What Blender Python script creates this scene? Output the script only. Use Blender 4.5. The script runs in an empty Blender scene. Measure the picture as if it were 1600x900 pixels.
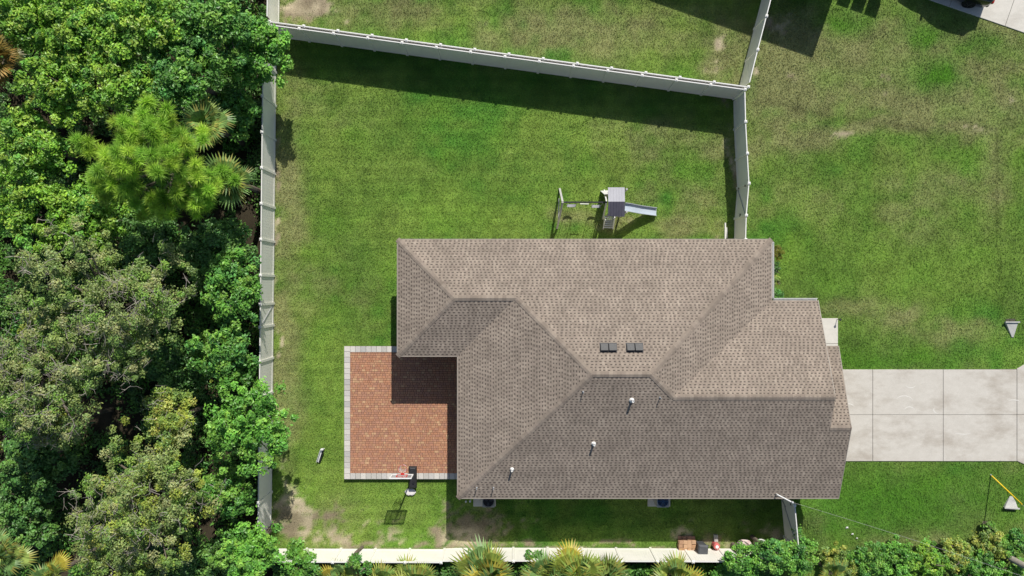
import bpy, math, random
import numpy as np
from mathutils import Vector, Matrix

random.seed(11)
rng = np.random.default_rng(7)
scene = bpy.context.scene
COL = scene.collection

# ------------------------------------------------------------------ camera, light, exposure
H = 38.0                       # drone height above the lawn
F = 1600 * 24.0 / 36.0         # focal length in photo pixels
cam_d = bpy.data.cameras.new("camera")
cam_d.lens = 24.0
cam_d.sensor_width = 36.0
cam_d.clip_end = 1000.0
cam = bpy.data.objects.new("camera", cam_d)
cam.location = (0, 0, H)
COL.objects.link(cam)
scene.camera = cam

SUN_XY = (0.28, 1.05)          # towards the sun for one metre of height
sun_len = math.hypot(*SUN_XY)
ELEV = math.atan2(1.0, sun_len)
AZ = math.atan2(SUN_XY[0], SUN_XY[1])     # clockwise from +Y
world = bpy.data.worlds.new("World")
scene.world = world
world.use_nodes = True
wn = world.node_tree
bg = wn.nodes["Background"]
sky = wn.nodes.new("ShaderNodeTexSky")
sky.sky_type = 'NISHITA'
sky.sun_disc = False
sky.sun_elevation = ELEV
sky.sun_rotation = AZ
wn.links.new(sky.outputs[0], bg.inputs[0])
bg.inputs[1].default_value = 0.088
sun_d = bpy.data.lights.new("sun", 'SUN')
sun_d.energy = 4.9
sun_d.angle = math.radians(0.5)
sun_d.color = (1.0, 0.955, 0.88)
sun = bpy.data.objects.new("sun", sun_d)
sun.location = (10, 40, 40)
sun.rotation_euler = Vector((-SUN_XY[0], -SUN_XY[1], -1.0)).to_track_quat('-Z', 'Y').to_euler()
COL.objects.link(sun)
vs = scene.view_settings
vs.view_transform = 'Standard'
vs.look = 'None'
vs.exposure = 0.06
vs.gamma = 1.0
scene.render.engine = 'CYCLES'
scene.cycles.max_bounces = 6
scene.cycles.diffuse_bounces = 3
scene.cycles.transparent_max_bounces = 6


# ------------------------------------------------------------------ helpers
def W(u, v, z=0.0):
    """photo pixel -> world point at height z (survey of the site from the drone picture)"""
    return Vector(((u - 800.0) * (H - z) / F, (450.0 - v) * (H - z) / F, z))


def sstep(a, b, x):
    t = np.clip((x - a) / (b - a), 0, 1)
    return t * t * (3 - 2 * t)


def gz(x, y):
    """ground height: flat lawn, swale along the south side, mound by the garage corner"""
    x = np.asarray(x, float)
    y = np.asarray(y, float)
    z = np.zeros(np.broadcast(x, y).shape)
    sw = sstep(-11.2, -12.6, y) * sstep(-4.2, -2.2, x) * sstep(15.6, 13.2, x)
    z = z - 0.24 * sw
    z = z + 0.55 * np.exp(-(((x - 16.3) / 1.1) ** 2 + ((y + 12.4) / 1.1) ** 2))
    return z


def gzf(x, y):
    return float(gz(x, y))


class MB:
    def __init__(self):
        self.v = []
        self.f = []
        self.m = []

    def add(self, vs_, fs, mi=0):
        o = len(self.v)
        self.v += [tuple(p) for p in vs_]
        self.f += [tuple(i + o for i in f) for f in fs]
        self.m += [mi] * len(fs)
        return self

    def box(self, c, s, rz=0.0, mi=0, M=None):
        x, y, z = s[0] / 2, s[1] / 2, s[2] / 2
        pts = [Vector((a * x, b * y, d * z)) for d in (-1, 1) for b in (-1, 1) for a in (-1, 1)]
        R = M if M is not None else Matrix.Rotation(rz, 3, 'Z')
        pts = [R @ p + Vector(c) for p in pts]
        return self.add(pts, [(0, 2, 3, 1), (4, 5, 7, 6), (0, 1, 5, 4), (2, 6, 7, 3), (0, 4, 6, 2), (1, 3, 7, 5)], mi)

    def beam(self, p0, p1, w, h, mi=0, up=(0, 0, 1)):
        p0, p1 = Vector(p0), Vector(p1)
        d = (p1 - p0)
        L = d.length
        d.normalize()
        u = Vector(up)
        s = d.cross(u)
        if s.length < 1e-4:
            s = d.cross(Vector((1, 0, 0)))
        s.normalize()
        u = s.cross(d).normalized()
        R = Matrix((d, s, u)).transposed()
        return self.box((p0 + p1) / 2, (L, w, h), M=R, mi=mi)

    def tube(self, pts, radii, n=8, mi=0, cap=True):
        pts = [Vector(p) for p in pts]
        if not hasattr(radii, '__len__'):
            radii = [radii] * len(pts)
        vs_, fs = [], []
        for i, p in enumerate(pts):
            d = (pts[min(i + 1, len(pts) - 1)] - pts[max(i - 1, 0)]).normalized()
            a = d.cross(Vector((0, 0, 1)))
            if a.length < 0.05:
                a = d.cross(Vector((1, 0, 0)))
            a.normalize()
            b = d.cross(a)
            for k in range(n):
                t = 2 * math.pi * k / n
                vs_.append(p + (a * math.cos(t) + b * math.sin(t)) * radii[i])
        for i in range(len(pts) - 1):
            for k in range(n):
                k2 = (k + 1) % n
                fs.append((i * n + k, i * n + k2, (i + 1) * n + k2, (i + 1) * n + k))
        if cap:
            fs.append(tuple(range(n)))
            fs.append(tuple(range((len(pts) - 1) * n, len(pts) * n))[::-1])
        return self.add(vs_, fs, mi)

    def prism(self, poly, z0, z1, mi=0):
        n = len(poly)
        vs_ = [(p[0], p[1], z0) for p in poly] + [(p[0], p[1], z1) for p in poly]
        fs = [tuple(range(n))[::-1], tuple(range(n, 2 * n))]
        fs += [(i, (i + 1) % n, n + (i + 1) % n, n + i) for i in range(n)]
        return self.add(vs_, fs, mi)

    def rings(self, rings, mi=0, cap=True):
        """loft closed rings with equal counts"""
        n = len(rings[0])
        vs_ = [p for r in rings for p in r]
        fs = []
        for i in range(len(rings) - 1):
            for k in range(n):
                k2 = (k + 1) % n
                fs.append((i * n + k, i * n + k2, (i + 1) * n + k2, (i + 1) * n + k))
        if cap:
            fs.append(tuple(range(n))[::-1])
            fs.append(tuple(range((len(rings) - 1) * n, len(rings) * n)))
        return self.add(vs_, fs, mi)

    def lathe(self, c, prof, n=16, mi=0):
        rs = []
        for r, z in prof:
            rs.append([(c[0] + r * math.cos(2 * math.pi * k / n), c[1] + r * math.sin(2 * math.pi * k / n), c[2] + z) for k in range(n)])
        return self.rings(rs, mi)

    def mesh(self, name, mats, smooth=False, bevel=None):
        me = bpy.data.meshes.new(name)
        me.from_pydata(self.v, [], self.f)
        if not isinstance(mats, (list, tuple)):
            mats = [mats]
        for m in mats:
            me.materials.append(m)
        me.polygons.foreach_set("material_index", self.m)
        if smooth:
            me.polygons.foreach_set("use_smooth", [True] * len(self.f))
        me.update()
        return me

    def build(self, name, mats, parent=None, smooth=False, bevel=0.0):
        o = obj(name, self.mesh(name, mats, smooth), parent)
        if bevel:
            md = o.modifiers.new("bevel", 'BEVEL')
            md.width = bevel
            md.segments = 2
            md.limit_method = 'ANGLE'
        return o


def obj(name, data, parent=None, loc=None, rz=None):
    o = bpy.data.objects.new(name, data)
    COL.objects.link(o)
    if parent is not None:
        o.parent = parent
    if loc is not None:
        o.location = loc
    if rz is not None:
        o.rotation_euler = (0, 0, rz)
    return o


def thing(name, label, cat, loc=(0, 0, 0), rz=0.0, group=None):
    o = obj(name, None, None, loc, rz)
    o.empty_display_size = 0.2
    return tag(o, label, cat, group)


def tag(o, label=None, cat=None, group=None, kind=None):
    if label:
        o["label"] = label
    if cat:
        o["category"] = cat
    if group:
        o["group"] = group
    if kind:
        o["kind"] = kind
    return o


# ------------------------------------------------------------------ materials
def mat(name, c1, c2=None, scale=4.0, rough=0.8, bump=0.0, bscale=None, metal=0.0, spec=0.3, detail=5.0, trans=0.0, alpha=1.0, coat=0.0):
    m = bpy.data.materials.new(name)
    m.use_nodes = True
    nt = m.node_tree
    b = nt.nodes["Principled BSDF"]
    b.inputs["Roughness"].default_value = rough
    b.inputs["Metallic"].default_value = metal
    b.inputs["Specular IOR Level"].default_value = spec
    if coat:
        b.inputs["Coat Weight"].default_value = coat
    c2 = c2 or tuple(x * 0.8 for x in c1)
    tc = nt.nodes.new("ShaderNodeTexCoord")
    nz = nt.nodes.new("ShaderNodeTexNoise")
    nz.inputs["Scale"].default_value = scale
    nz.inputs["Detail"].default_value = detail
    nz.inputs["Roughness"].default_value = 0.62
    nt.links.new(tc.outputs["Object"], nz.inputs["Vector"])
    rp = nt.nodes.new("ShaderNodeValToRGB")
    rp.color_ramp.elements[0].position = 0.3
    rp.color_ramp.elements[1].position = 0.7
    rp.color_ramp.elements[0].color = (*c2, 1)
    rp.color_ramp.elements[1].color = (*c1, 1)
    nt.links.new(nz.outputs[0], rp.inputs[0])
    nt.links.new(rp.outputs[0], b.inputs["Base Color"])
    if bump:
        n2 = nt.nodes.new("ShaderNodeTexNoise")
        n2.inputs["Scale"].default_value = bscale or scale * 6
        n2.inputs["Detail"].default_value = 4
        nt.links.new(tc.outputs["Object"], n2.inputs["Vector"])
        bp = nt.nodes.new("ShaderNodeBump")
        bp.inputs["Strength"].default_value = bump
        bp.inputs["Distance"].default_value = 0.02
        nt.links.new(n2.outputs[0], bp.inputs["Height"])
        nt.links.new(bp.outputs[0], b.inputs["Normal"])
    if alpha < 1:
        b.inputs["Alpha"].default_value = alpha
    return m


def attr_mat(name, rough=0.8, trans=0.0, noise=0.0, nscale=8.0, spec=0.25, bump=0.0, tint=(1, 1, 1)):
    """colour from the 'Col' attribute, optionally broken up by noise"""
    m = bpy.data.materials.new(name)
    m.use_nodes = True
    nt = m.node_tree
    b = nt.nodes["Principled BSDF"]
    out = nt.nodes["Material Output"]
    b.inputs["Roughness"].default_value = rough
    b.inputs["Specular IOR Level"].default_value = spec
    at = nt.nodes.new("ShaderNodeAttribute")
    at.attribute_name = "Col"
    src = at.outputs["Color"]
    if noise:
        ge = nt.nodes.new("ShaderNodeNewGeometry")
        nz = nt.nodes.new("ShaderNodeTexNoise")
        nz.inputs["Scale"].default_value = nscale
        nz.inputs["Detail"].default_value = 6
        nz.inputs["Roughness"].default_value = 0.7
        nt.links.new(ge.outputs["Position"], nz.inputs["Vector"])
        mr = nt.nodes.new("ShaderNodeMapRange")
        mr.inputs[1].default_value = 0.25
        mr.inputs[2].default_value = 0.75
        mr.inputs[3].default_value = 1 - noise
        mr.inputs[4].default_value = 1 + noise
        nt.links.new(nz.outputs[0], mr.inputs[0])
        mx = nt.nodes.new("ShaderNodeVectorMath")
        mx.operation = 'SCALE'
        nt.links.new(src, mx.inputs[0])
        nt.links.new(mr.outputs[0], mx.inputs["Scale"])
        src = mx.outputs[0]
        if bump:
            bp = nt.nodes.new("ShaderNodeBump")
            bp.inputs["Strength"].default_value = bump
            bp.inputs["Distance"].default_value = 0.03
            nt.links.new(nz.outputs[0], bp.inputs["Height"])
            nt.links.new(bp.outputs[0], b.inputs["Normal"])
    nt.links.new(src, b.inputs["Base Color"])
    if trans:
        tr = nt.nodes.new("ShaderNodeBsdfTranslucent")
        nt.links.new(src, tr.inputs[0])
        ms = nt.nodes.new("ShaderNodeMixShader")
        ms.inputs[0].default_value = trans
        nt.links.new(b.outputs[0], ms.inputs[1])
        nt.links.new(tr.outputs[0], ms.inputs[2])
        nt.links.new(ms.outputs[0], out.inputs[0])
    return m


M = {}
M['ground'] = attr_mat('ground', rough=0.95, noise=0.45, nscale=14.0, spec=0.1, bump=0.6)
M['grass'] = attr_mat('grass', rough=0.7, trans=0.25, spec=0.25)
M['leaf'] = attr_mat('leaf', rough=0.45, trans=0.2, spec=0.45)
M['needle'] = attr_mat('needle', rough=0.5, trans=0.35, spec=0.3)
M['shingle'] = attr_mat('shingle', rough=0.95, noise=0.26, nscale=1.1, spec=0.15)
M['paver'] = attr_mat('paver', rough=0.9, noise=0.25, nscale=20.0, spec=0.15)
M['deck'] = mat('roof_deck', (0.112, 0.092, 0.077), (0.086, 0.071, 0.059), 6, 0.95)
M['bark'] = mat('bark', (0.20, 0.17, 0.13), (0.10, 0.08, 0.06), 9, 0.95, 0.6)
M['twig'] = mat('twig', (0.36, 0.33, 0.29), (0.24, 0.21, 0.18), 9, 0.95)
M['vinyl'] = mat('vinyl', (0.87, 0.85, 0.79), (0.75, 0.745, 0.665), 0.9, 0.4, spec=0.4, detail=9)
M['vinylcap'] = mat('vinyl_cap', (0.78, 0.77, 0.74), (0.70, 0.69, 0.65), 2, 0.4, spec=0.4)
M['stucco'] = mat('stucco', (0.62, 0.55, 0.44), (0.56, 0.49, 0.39), 3, 0.9, 0.3, 60)
M['trim'] = mat('white_trim', (0.78, 0.77, 0.74), (0.68, 0.67, 0.63), 4, 0.5)
M['dripedge'] = mat('drip_edge', (0.36, 0.32, 0.275), (0.30, 0.265, 0.225), 4, 0.5)
M['glass'] = mat('dark_glass', (0.03, 0.04, 0.05), (0.02, 0.025, 0.03), 2, 0.05, spec=0.6)
M['door'] = mat('door_paint', (0.72, 0.69, 0.62), (0.66, 0.63, 0.56), 4, 0.5)
M['blackpl'] = mat('black_plastic', (0.025, 0.025, 0.028), (0.015, 0.015, 0.017), 8, 0.45)
M['slate'] = mat('dark_grey_plastic', (0.085, 0.09, 0.10), (0.06, 0.064, 0.07), 8, 0.6)
M['blackmetal'] = mat('black_metal', (0.045, 0.045, 0.048), (0.03, 0.03, 0.032), 10, 0.5, metal=0.3)
M['ventgrey'] = mat('vent_grey', (0.10, 0.10, 0.10), (0.07, 0.07, 0.07), 12, 0.6)
M['white'] = mat('white_plastic', (0.82, 0.82, 0.80), (0.72, 0.72, 0.70), 6, 0.45)
M['greymetal'] = mat('grey_metal', (0.42, 0.43, 0.44), (0.34, 0.35, 0.36), 8, 0.45, metal=0.3)
M['acgrey'] = mat('ac_grey', (0.40, 0.40, 0.38), (0.33, 0.33, 0.31), 8, 0.6)
M['red'] = mat('red_paint', (0.55, 0.04, 0.03), (0.45, 0.03, 0.025), 8, 0.45)
M['pink'] = mat('faded_red_plastic', (0.62, 0.17, 0.16), (0.52, 0.10, 0.10), 10, 0.6)
M['blue'] = mat('blue_plastic', (0.07, 0.22, 0.50), (0.05, 0.16, 0.38), 8, 0.5)
M['yellow'] = mat('yellow_plastic', (0.85, 0.60, 0.03), (0.75, 0.52, 0.02), 8, 0.5)
M['orange'] = mat('orange_ball', (0.55, 0.16, 0.04), (0.45, 0.12, 0.03), 8, 0.6)
M['clear'] = mat('clear_acrylic', (0.45, 0.45, 0.46), (0.38, 0.38, 0.40), 3, 0.15, alpha=0.4)
M['net'] = mat('net_cord', (0.78, 0.78, 0.78), (0.7, 0.7, 0.7), 10, 0.8)
M['slide'] = mat('slide_blue_grey', (0.50, 0.56, 0.62), (0.44, 0.50, 0.57), 3, 0.4)
M['slideedge'] = mat('slide_edge', (0.34, 0.36, 0.39), (0.28, 0.30, 0.33), 3, 0.45)
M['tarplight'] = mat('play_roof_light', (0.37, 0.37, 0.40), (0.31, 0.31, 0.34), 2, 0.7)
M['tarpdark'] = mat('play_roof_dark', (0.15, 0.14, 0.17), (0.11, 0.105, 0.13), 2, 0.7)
M['playwood'] = mat('play_frame_grey', (0.50, 0.49, 0.47), (0.38, 0.37, 0.35), 5, 0.7)
M['playwhite'] = mat('play_frame_white', (0.72, 0.71, 0.68), (0.6, 0.59, 0.56), 5, 0.6)
M['pole'] = mat('weathered_pole_wood', (0.33, 0.30, 0.25), (0.20, 0.18, 0.15), 5, 0.95, 0.5)
M['cable'] = mat('cable', (0.5, 0.5, 0.48), (0.4, 0.4, 0.38), 5, 0.5)
M['carpaint'] = mat('car_paint_black', (0.012, 0.012, 0.014), (0.009, 0.009, 0.010), 2, 0.25, spec=0.5, coat=0.6)
M['tyre'] = mat('tyre_rubber', (0.02, 0.02, 0.02), (0.012, 0.012, 0.012), 20, 0.85)
M['rim'] = mat('wheel_rim', (0.25, 0.25, 0.26), (0.18, 0.18, 0.19), 20, 0.4, metal=0.8)
M['taillight'] = mat('tail_light', (0.35, 0.01, 0.01), (0.25, 0.01, 0.01), 20, 0.2)
M['bag'] = mat('pale_sack', (0.68, 0.62, 0.55), (0.42, 0.25, 0.27), 7, 0.7)
M['sand'] = mat('white_sandbag', (0.80, 0.77, 0.74), (0.62, 0.58, 0.56), 9, 0.7)
M['border'] = None


def concrete(name, c1, c2, dark, sc=0.55):
    """broom-finished concrete with tyre-dark and water stains"""
    m = bpy.data.materials.new(name)
    m.use_nodes = True
    nt = m.node_tree
    b = nt.nodes["Principled BSDF"]
    b.inputs["Roughness"].default_value = 0.9
    b.inputs["Specular IOR Level"].default_value = 0.2
    ge = nt.nodes.new("ShaderNodeNewGeometry")
    mp = nt.nodes.new("ShaderNodeMapping")
    mp.inputs["Scale"].default_value = (0.7, 1.2, 1)
    nt.links.new(ge.outputs["Position"], mp.inputs[0])

    def noise(s, d, r=0.6):
        n = nt.nodes.new("ShaderNodeTexNoise")
        n.inputs["Scale"].default_value = s
        n.inputs["Detail"].default_value = d
        n.inputs["Roughness"].default_value = r
        nt.links.new(mp.outputs[0], n.inputs["Vector"])
        return n

    def ramp(src, p0, p1, ca, cb):
        r = nt.nodes.new("ShaderNodeValToRGB")
        r.color_ramp.elements[0].position = p0
        r.color_ramp.elements[1].position = p1
        r.color_ramp.elements[0].color = (*ca, 1)
        r.color_ramp.elements[1].color = (*cb, 1)
        nt.links.new(src, r.inputs[0])
        return r

    def mult(a, bb):
        x = nt.nodes.new("ShaderNodeMix")
        x.data_type = 'RGBA'
        x.blend_type = 'MULTIPLY'
        x.inputs[0].default_value = 1.0
        nt.links.new(a, x.inputs[6])
        nt.links.new(bb, x.inputs[7])
        return x.outputs[2]
    base = ramp(noise(2.5, 9, 0.7).outputs[0], 0.3, 0.7, c2, c1)
    st = ramp(noise(sc, 8, 0.68).outputs[0], 0.33, 0.50, dark, (1, 1, 1))
    fine = ramp(noise(26, 4, 0.8).outputs[0], 0.25, 0.7, (0.86, 0.85, 0.84), (1.05, 1.05, 1.05))
    c = mult(mult(base.outputs[0], st.outputs[0]), fine.outputs[0])
    nt.links.new(c, b.inputs["Base Color"])
    return m


M['concrete'] = concrete('driveway_concrete', (0.60, 0.57, 0.515), (0.52, 0.49, 0.435), (0.77, 0.74, 0.71))
M['walk'] = concrete('walk_concrete', (0.66, 0.63, 0.57), (0.58, 0.56, 0.50), (0.86, 0.85, 0.84), 0.8)
M['culvert'] = concrete('culvert_concrete', (0.52, 0.52, 0.49), (0.42, 0.42, 0.39), (0.75, 0.75, 0.73), 2.5)
M['scuff'] = mat('pale_scuff', (0.70, 0.68, 0.63), (0.60, 0.575, 0.52), 14, 0.9)
M['joint'] = mat('joint_soil', (0.10, 0.09, 0.075), (0.06, 0.055, 0.045), 10, 0.95)


# ------------------------------------------------------------------ value noise in numpy
class VN:
    def __init__(self, seed, cell):
        self.g = np.random.default_rng(seed).random((128, 128))
        self.c = cell

    def __call__(self, x, y):
        fx, fy = x / self.c + 500.3, y / self.c + 500.7
        ix, iy = np.floor(fx).astype(int), np.floor(fy).astype(int)
        tx, ty = fx - ix, fy - iy
        tx, ty = tx * tx * (3 - 2 * tx), ty * ty * (3 - 2 * ty)
        g = self.g
        a, b = g[ix % 128, iy % 128], g[(ix + 1) % 128, iy % 128]
        c, d = g[ix % 128, (iy + 1) % 128], g[(ix + 1) % 128, (iy + 1) % 128]
        return (a * (1 - tx) + b * tx) * (1 - ty) + (c * (1 - tx) + d * tx) * ty


n9, n4, n2, n1, n05, n02 = [VN(i, c) for i, c in enumerate((7.0, 3.2, 1.6, 0.8, 0.4, 0.2))]
m4, m1, m05 = VN(21, 2.6), VN(22, 1.1), VN(23, 0.45)

# colour zones of the lawn, surveyed in photo pixels: (u, v, ru, rv, strength)
DRY = [(450, 300, 30, 190, .75), (445, 560, 26, 130, .8), (450, 690, 28, 60, .7), (560, 20, 200, 45, .55), (900, 60, 260, 60, .55),
       (1120, 85, 45, 35, .8), (1240, 140, 110, 60, .75), (1400, 110, 170, 75, .85), (1500, 170, 120, 40, .7), (1230, 70, 60, 60, .7), (1540, 60, 90, 60, .5), (1380, 195, 190, 16, .8),
       (1570, 150, 60, 60, .6), (1265, 205, 60, 22, .7), (1530, 195, 40, 14, .9), (1060, 220, 110, 60, .45), (1110, 300, 50, 70, .5),
       (1095, 350, 60, 25, .5), (900, 340, 40, 18, .55), (965, 345, 30, 14, .7), (1000, 300, 40, 16, .4), (1420, 330, 70, 50, .4),
       (1480, 290, 60, 40, .3), (1330, 480, 60, 18, .6), (1410, 490, 40, 16, .6), (1500, 515, 60, 20, .45), (1250, 300, 60, 50, .3),
       (480, 150, 50, 40, .45), (530, 190, 70, 30, .35), (700, 200, 90, 30, .2), (1190, 190, 30, 60, .4), (520, 800, 60, 40, .55),
       (620, 800, 60, 40, .25), (1500, 790, 30, 50, .35), (1260, 825, 50, 14, .4), (1450, 850, 120, 20, .5), (1320, 820, 20, 18, .5),
       (500, 420, 60, 90, .3), (560, 480, 60, 60, .2), (640, 330, 60, 30, .12), (1555, 260, 18, 90, .4), (1480, 190, 60, 8, .8), (1090, 365, 50, 12, .6)]
DIRT = [(472, 14, 60, 24, 1.05), (455, 40, 30, 10, .6), (690, 838, 18, 18, .95), (460, 812, 34, 40, 1.0), (745, 825, 60, 40, .95), (720, 850, 50, 12, .8),
        (520, 830, 40, 28, .62), (535, 800, 20, 20, .5), (605, 835, 30, 20, .6), (580, 812, 14, 26, .45), (1120, 70, 22, 14, .55), (1118, 98, 30, 14, .5),
        (1180, 105, 12, 10, .7), (1215, 40, 50, 26, .5), (1395, 135, 28, 14, .5), (1310, 205, 22, 12, .5), (1535, 193, 30, 8, .6), (1575, 150, 16, 16, .5),
        (1072, 828, 22, 14, .7), (1200, 832, 40, 22, .6), (1130, 845, 30, 12, .5), (430, 400, 5, 300, .7), (1142, 240, 6, 90, .6), (1120, 368, 22, 10, .4),
        (885, 347, 14, 8, .45), (935, 350, 16, 9, .4), (985, 345, 24, 7, .5), (1400, 485, 12, 8, .45), (800, 855, 500, 4, .75), (440, 760, 14, 60, .5),
        (1530, 775, 26, 30, .15), (1290, 45, 20, 8, .35), (1225, 120, 16, 8, .35), (700, 45, 200, 6, .2)]
LUSH_AND_SHADE = [(1463, 115, 30, 27, 1.0), (1340, 30, 30, 25, .6), (1440, 55, 40, 22, .6), (1520, 65, 40, 20, .5), (1400, 790, 170, 60, .75), (1350, 560, 170, 40, .45),
        (1290, 430, 60, 60, .55), (1235, 380, 40, 30, .5), (1300, 245, 80, 20, .35), (700, 300, 220, 60, .3), (620, 95, 160, 30, .8), (850, 130, 200, 35, .8), (1050, 160, 110, 30, .7), (620, 250, 100, 60, .3), (800, 160, 200, 20, .4),  # long blobs below the north fence paint its shaded grass deep green
        (570, 620, 80, 100, .25), (660, 780, 50, 50, .5), (1250, 520, 30, 30, .5), (480, 600, 30, 60, .3), (900, 820, 200, 40, .2), (1575, 470, 30, 60, .4),
        (560, 400, 60, 80, .3), (1500, 390, 90, 60, .25)]


VIVID = [(1463, 115, 34, 28, 1.35), (1320, 35, 30, 16, .9), (1440, 55, 40, 14, .8), (1535, 70, 45, 16, .7), (1400, 780, 180, 45, .7), (1350, 565, 160, 12, .6), (1235, 385, 24, 20, .6)]
LIME = [(570, 660, 90, 130, .55), (480, 780, 50, 60, .7), (600, 790, 90, 50, .75), (690, 320, 120, 40, .55), (760, 200, 200, 40, .35), (520, 600, 40, 120, .45), (1235, 400, 40, 40, .6),
        (1350, 400, 120, 100, .35), (1500, 420, 90, 100, .4), (1560, 540, 40, 30, .6), (1250, 330, 60, 60, .4), (640, 420, 40, 60, .4), (850, 310, 120, 40, .4), (1400, 250, 150, 30, .3)]


def zone(blobs, u, v):
    r = np.zeros_like(u)
    for (bu, bv, ru, rv, s) in blobs:
        d = ((u - bu) / ru) ** 2 + ((v - bv) / rv) ** 2
        near = d < 4
        r[near] = np.maximum(r[near], s * np.exp(-d[near] * 0.85))
    return r


def westx(v):
    """photo x of the foot of the west fence"""
    return 432.0 + (v - 58.0) * (424.0 - 432.0) / 770.0


C_LIT = np.array((0.118, 0.205, 0.036))
C_YEL = np.array((0.178, 0.262, 0.050))
C_DEEP = np.array((0.046, 0.142, 0.018))
C_DRY = np.array((0.225, 0.230, 0.098))
C_STRAW = np.array((0.46, 0.385, 0.275))
C_SOIL = np.array((0.21, 0.165, 0.12))
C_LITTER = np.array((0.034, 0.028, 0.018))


def lerp(a, b, t):
    return a + (b - a) * t[:, None]


def lawn(x, y):
    """albedo of the turf and how bare it is, at world x, y"""
    u, v = x * F / H + 800.0, 450.0 - y * F / H
    wob = 14 * (n2(x, y) - .5) + 10 * (n1(x, y) - .5)
    uw, vw = u + wob * 1.6, v + 22 * (m1(x, y) - .5)
    dry = zone(DRY, uw, vw)
    dirt = zone(DIRT, uw, vw)
    lush_and_shade = zone(LUSH_AND_SHADE, uw, vw)
    yard = ((u > westx(v)) & (u < 1147) & (v < 858)).astype(float)
    streak = n4(x * 0.35, y * 2.6)
    t = np.clip(0.55 * n9(x, y) + 0.35 * m4(x, y) + 0.45 * (n1(x, y) - .5) + .1, 0, 1)
    c = lerp(np.broadcast_to(C_DEEP, (len(x), 3)) * 1.4, np.broadcast_to(C_LIT, (len(x), 3)), sstep(.15, .6, t))
    c = lerp(c, np.broadcast_to(C_YEL, c.shape), (.45 + .55 * yard) * sstep(.30, .75, .5 * n2(x + 40, y) + .3 * n4(x, y + 30) + .2 * n05(x, y)) * .9)
    grain = .5 * m05(x, y) + .5 * n02(x, y)
    dd = np.clip(dry * 1.0 + (1 - yard) * .20 + yard * .07 + .16 * (n4(x + 70, y) - .5) + .38 * (streak - .5) * (.4 + dry) + .4 * (n1(x, y) - .5) + .30 * (grain - .5), 0, 1)
    c = lerp(c, np.broadcast_to(C_DRY, c.shape), sstep(.12, .85, dd) * .88)
    c = lerp(c, np.broadcast_to(C_DEEP, c.shape), np.clip(lush_and_shade * (0.6 + .8 * n1(x, y)) - .25 * dry, 0, 1) * .78)
    blot = sstep(.52, .85, .5 * n1(x + 31, y) + .5 * n2(x, y + 17))
    c = c * (1 - .17 * blot)[:, None]
    fresh = sstep(.55, .85, .5 * m1(x + 11, y + 5) + .5 * n2(x + 50, y))
    c = lerp(c, np.broadcast_to(np.array((0.125, 0.265, 0.030)), c.shape), fresh * .45 * (1 - .5 * dry))
    viv = np.clip(zone(VIVID, uw, vw) * (.75 + .5 * n05(x, y)), 0, 1)
    c = lerp(c, np.broadcast_to(np.array((0.066, 0.190, 0.014)), c.shape), viv * .9)
    lime = np.clip(zone(LIME, uw, vw) * (.6 + .8 * n1(x, y)) * (1 - dry * .5), 0, 1)
    c = lerp(c, np.broadcast_to(np.array((0.195, 0.315, 0.048)), c.shape), lime * .8)
    rut = np.exp(-((v - (158 + (u - 1180) * .16 + 6 * n2(x, y))) / 5.0) ** 2) * (u > 1180) * (u < 1460) + .7 * np.exp(-((u - 1556 - 8 * n4(x, y)) / 4.0) ** 2) * (v > 200) * (v < 500)
    c = c * (1 - .32 * np.clip(rut, 0, 1) * n1(x, y) * 1.6)[:, None]
    ds = np.clip(dirt + .45 * (n05(x, y) - .5) + .35 * (n1(x + 9, y) - .5) + .5 * (n02(x, y) - .5) + .3 * (m05(x + 3, y) - .5), 0, 1) * (dirt > .06)
    k = sstep(.36, .78, ds)
    earth = lerp(np.broadcast_to(C_STRAW, c.shape), np.broadcast_to(C_SOIL, c.shape), sstep(.35, .7, .6 * m1(x, y) + .4 * n05(x, y)))
    c = lerp(c, earth, k * .9)
    mow = 1 + 0.075 * np.sin(y * 2 * math.pi / 0.62 + 1.5 * n4(x, y)) * yard
    c = c * mow[:, None] * (0.86 + .28 * n05(x, y))[:, None]
    return c, k, u, v


def in_poly(px, py, poly):
    r = np.zeros(px.shape, bool)
    n = len(poly)
    for i in range(n):
        x0, y0 = poly[i][0], poly[i][1]
        x1, y1 = poly[(i + 1) % n][0], poly[(i + 1) % n][1]
        if y0 == y1:
            continue
        c = ((y0 > py) != (y1 > py)) & (px < (x1 - x0) * (py - y0) / (y1 - y0) + x0)
        r ^= c
    return r


# photo polygons of the paved places
DRIVE_PX = [(1270, 577), (1586, 575), (1604, 566), (1700, 560), (1700, 742), (1602, 725), (1586, 719), (1270, 721)]
WALK_PX = [(1270, 497), (1309, 497), (1309, 579), (1270, 579)]
PATIO_PX = [(535, 538), (720, 538), (720, 752), (535, 752)]
NDRIVE_PX = [(1396, -19), (1650, 69), (1760, -60), (1640, -330), (1290, -330)]


def woods(u, v):
    """1 where the forest floor lies"""
    w = (u < westx(v) - 1) & (v > -100)
    w |= (v > 866) & (u < 1215)
    return w


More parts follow.
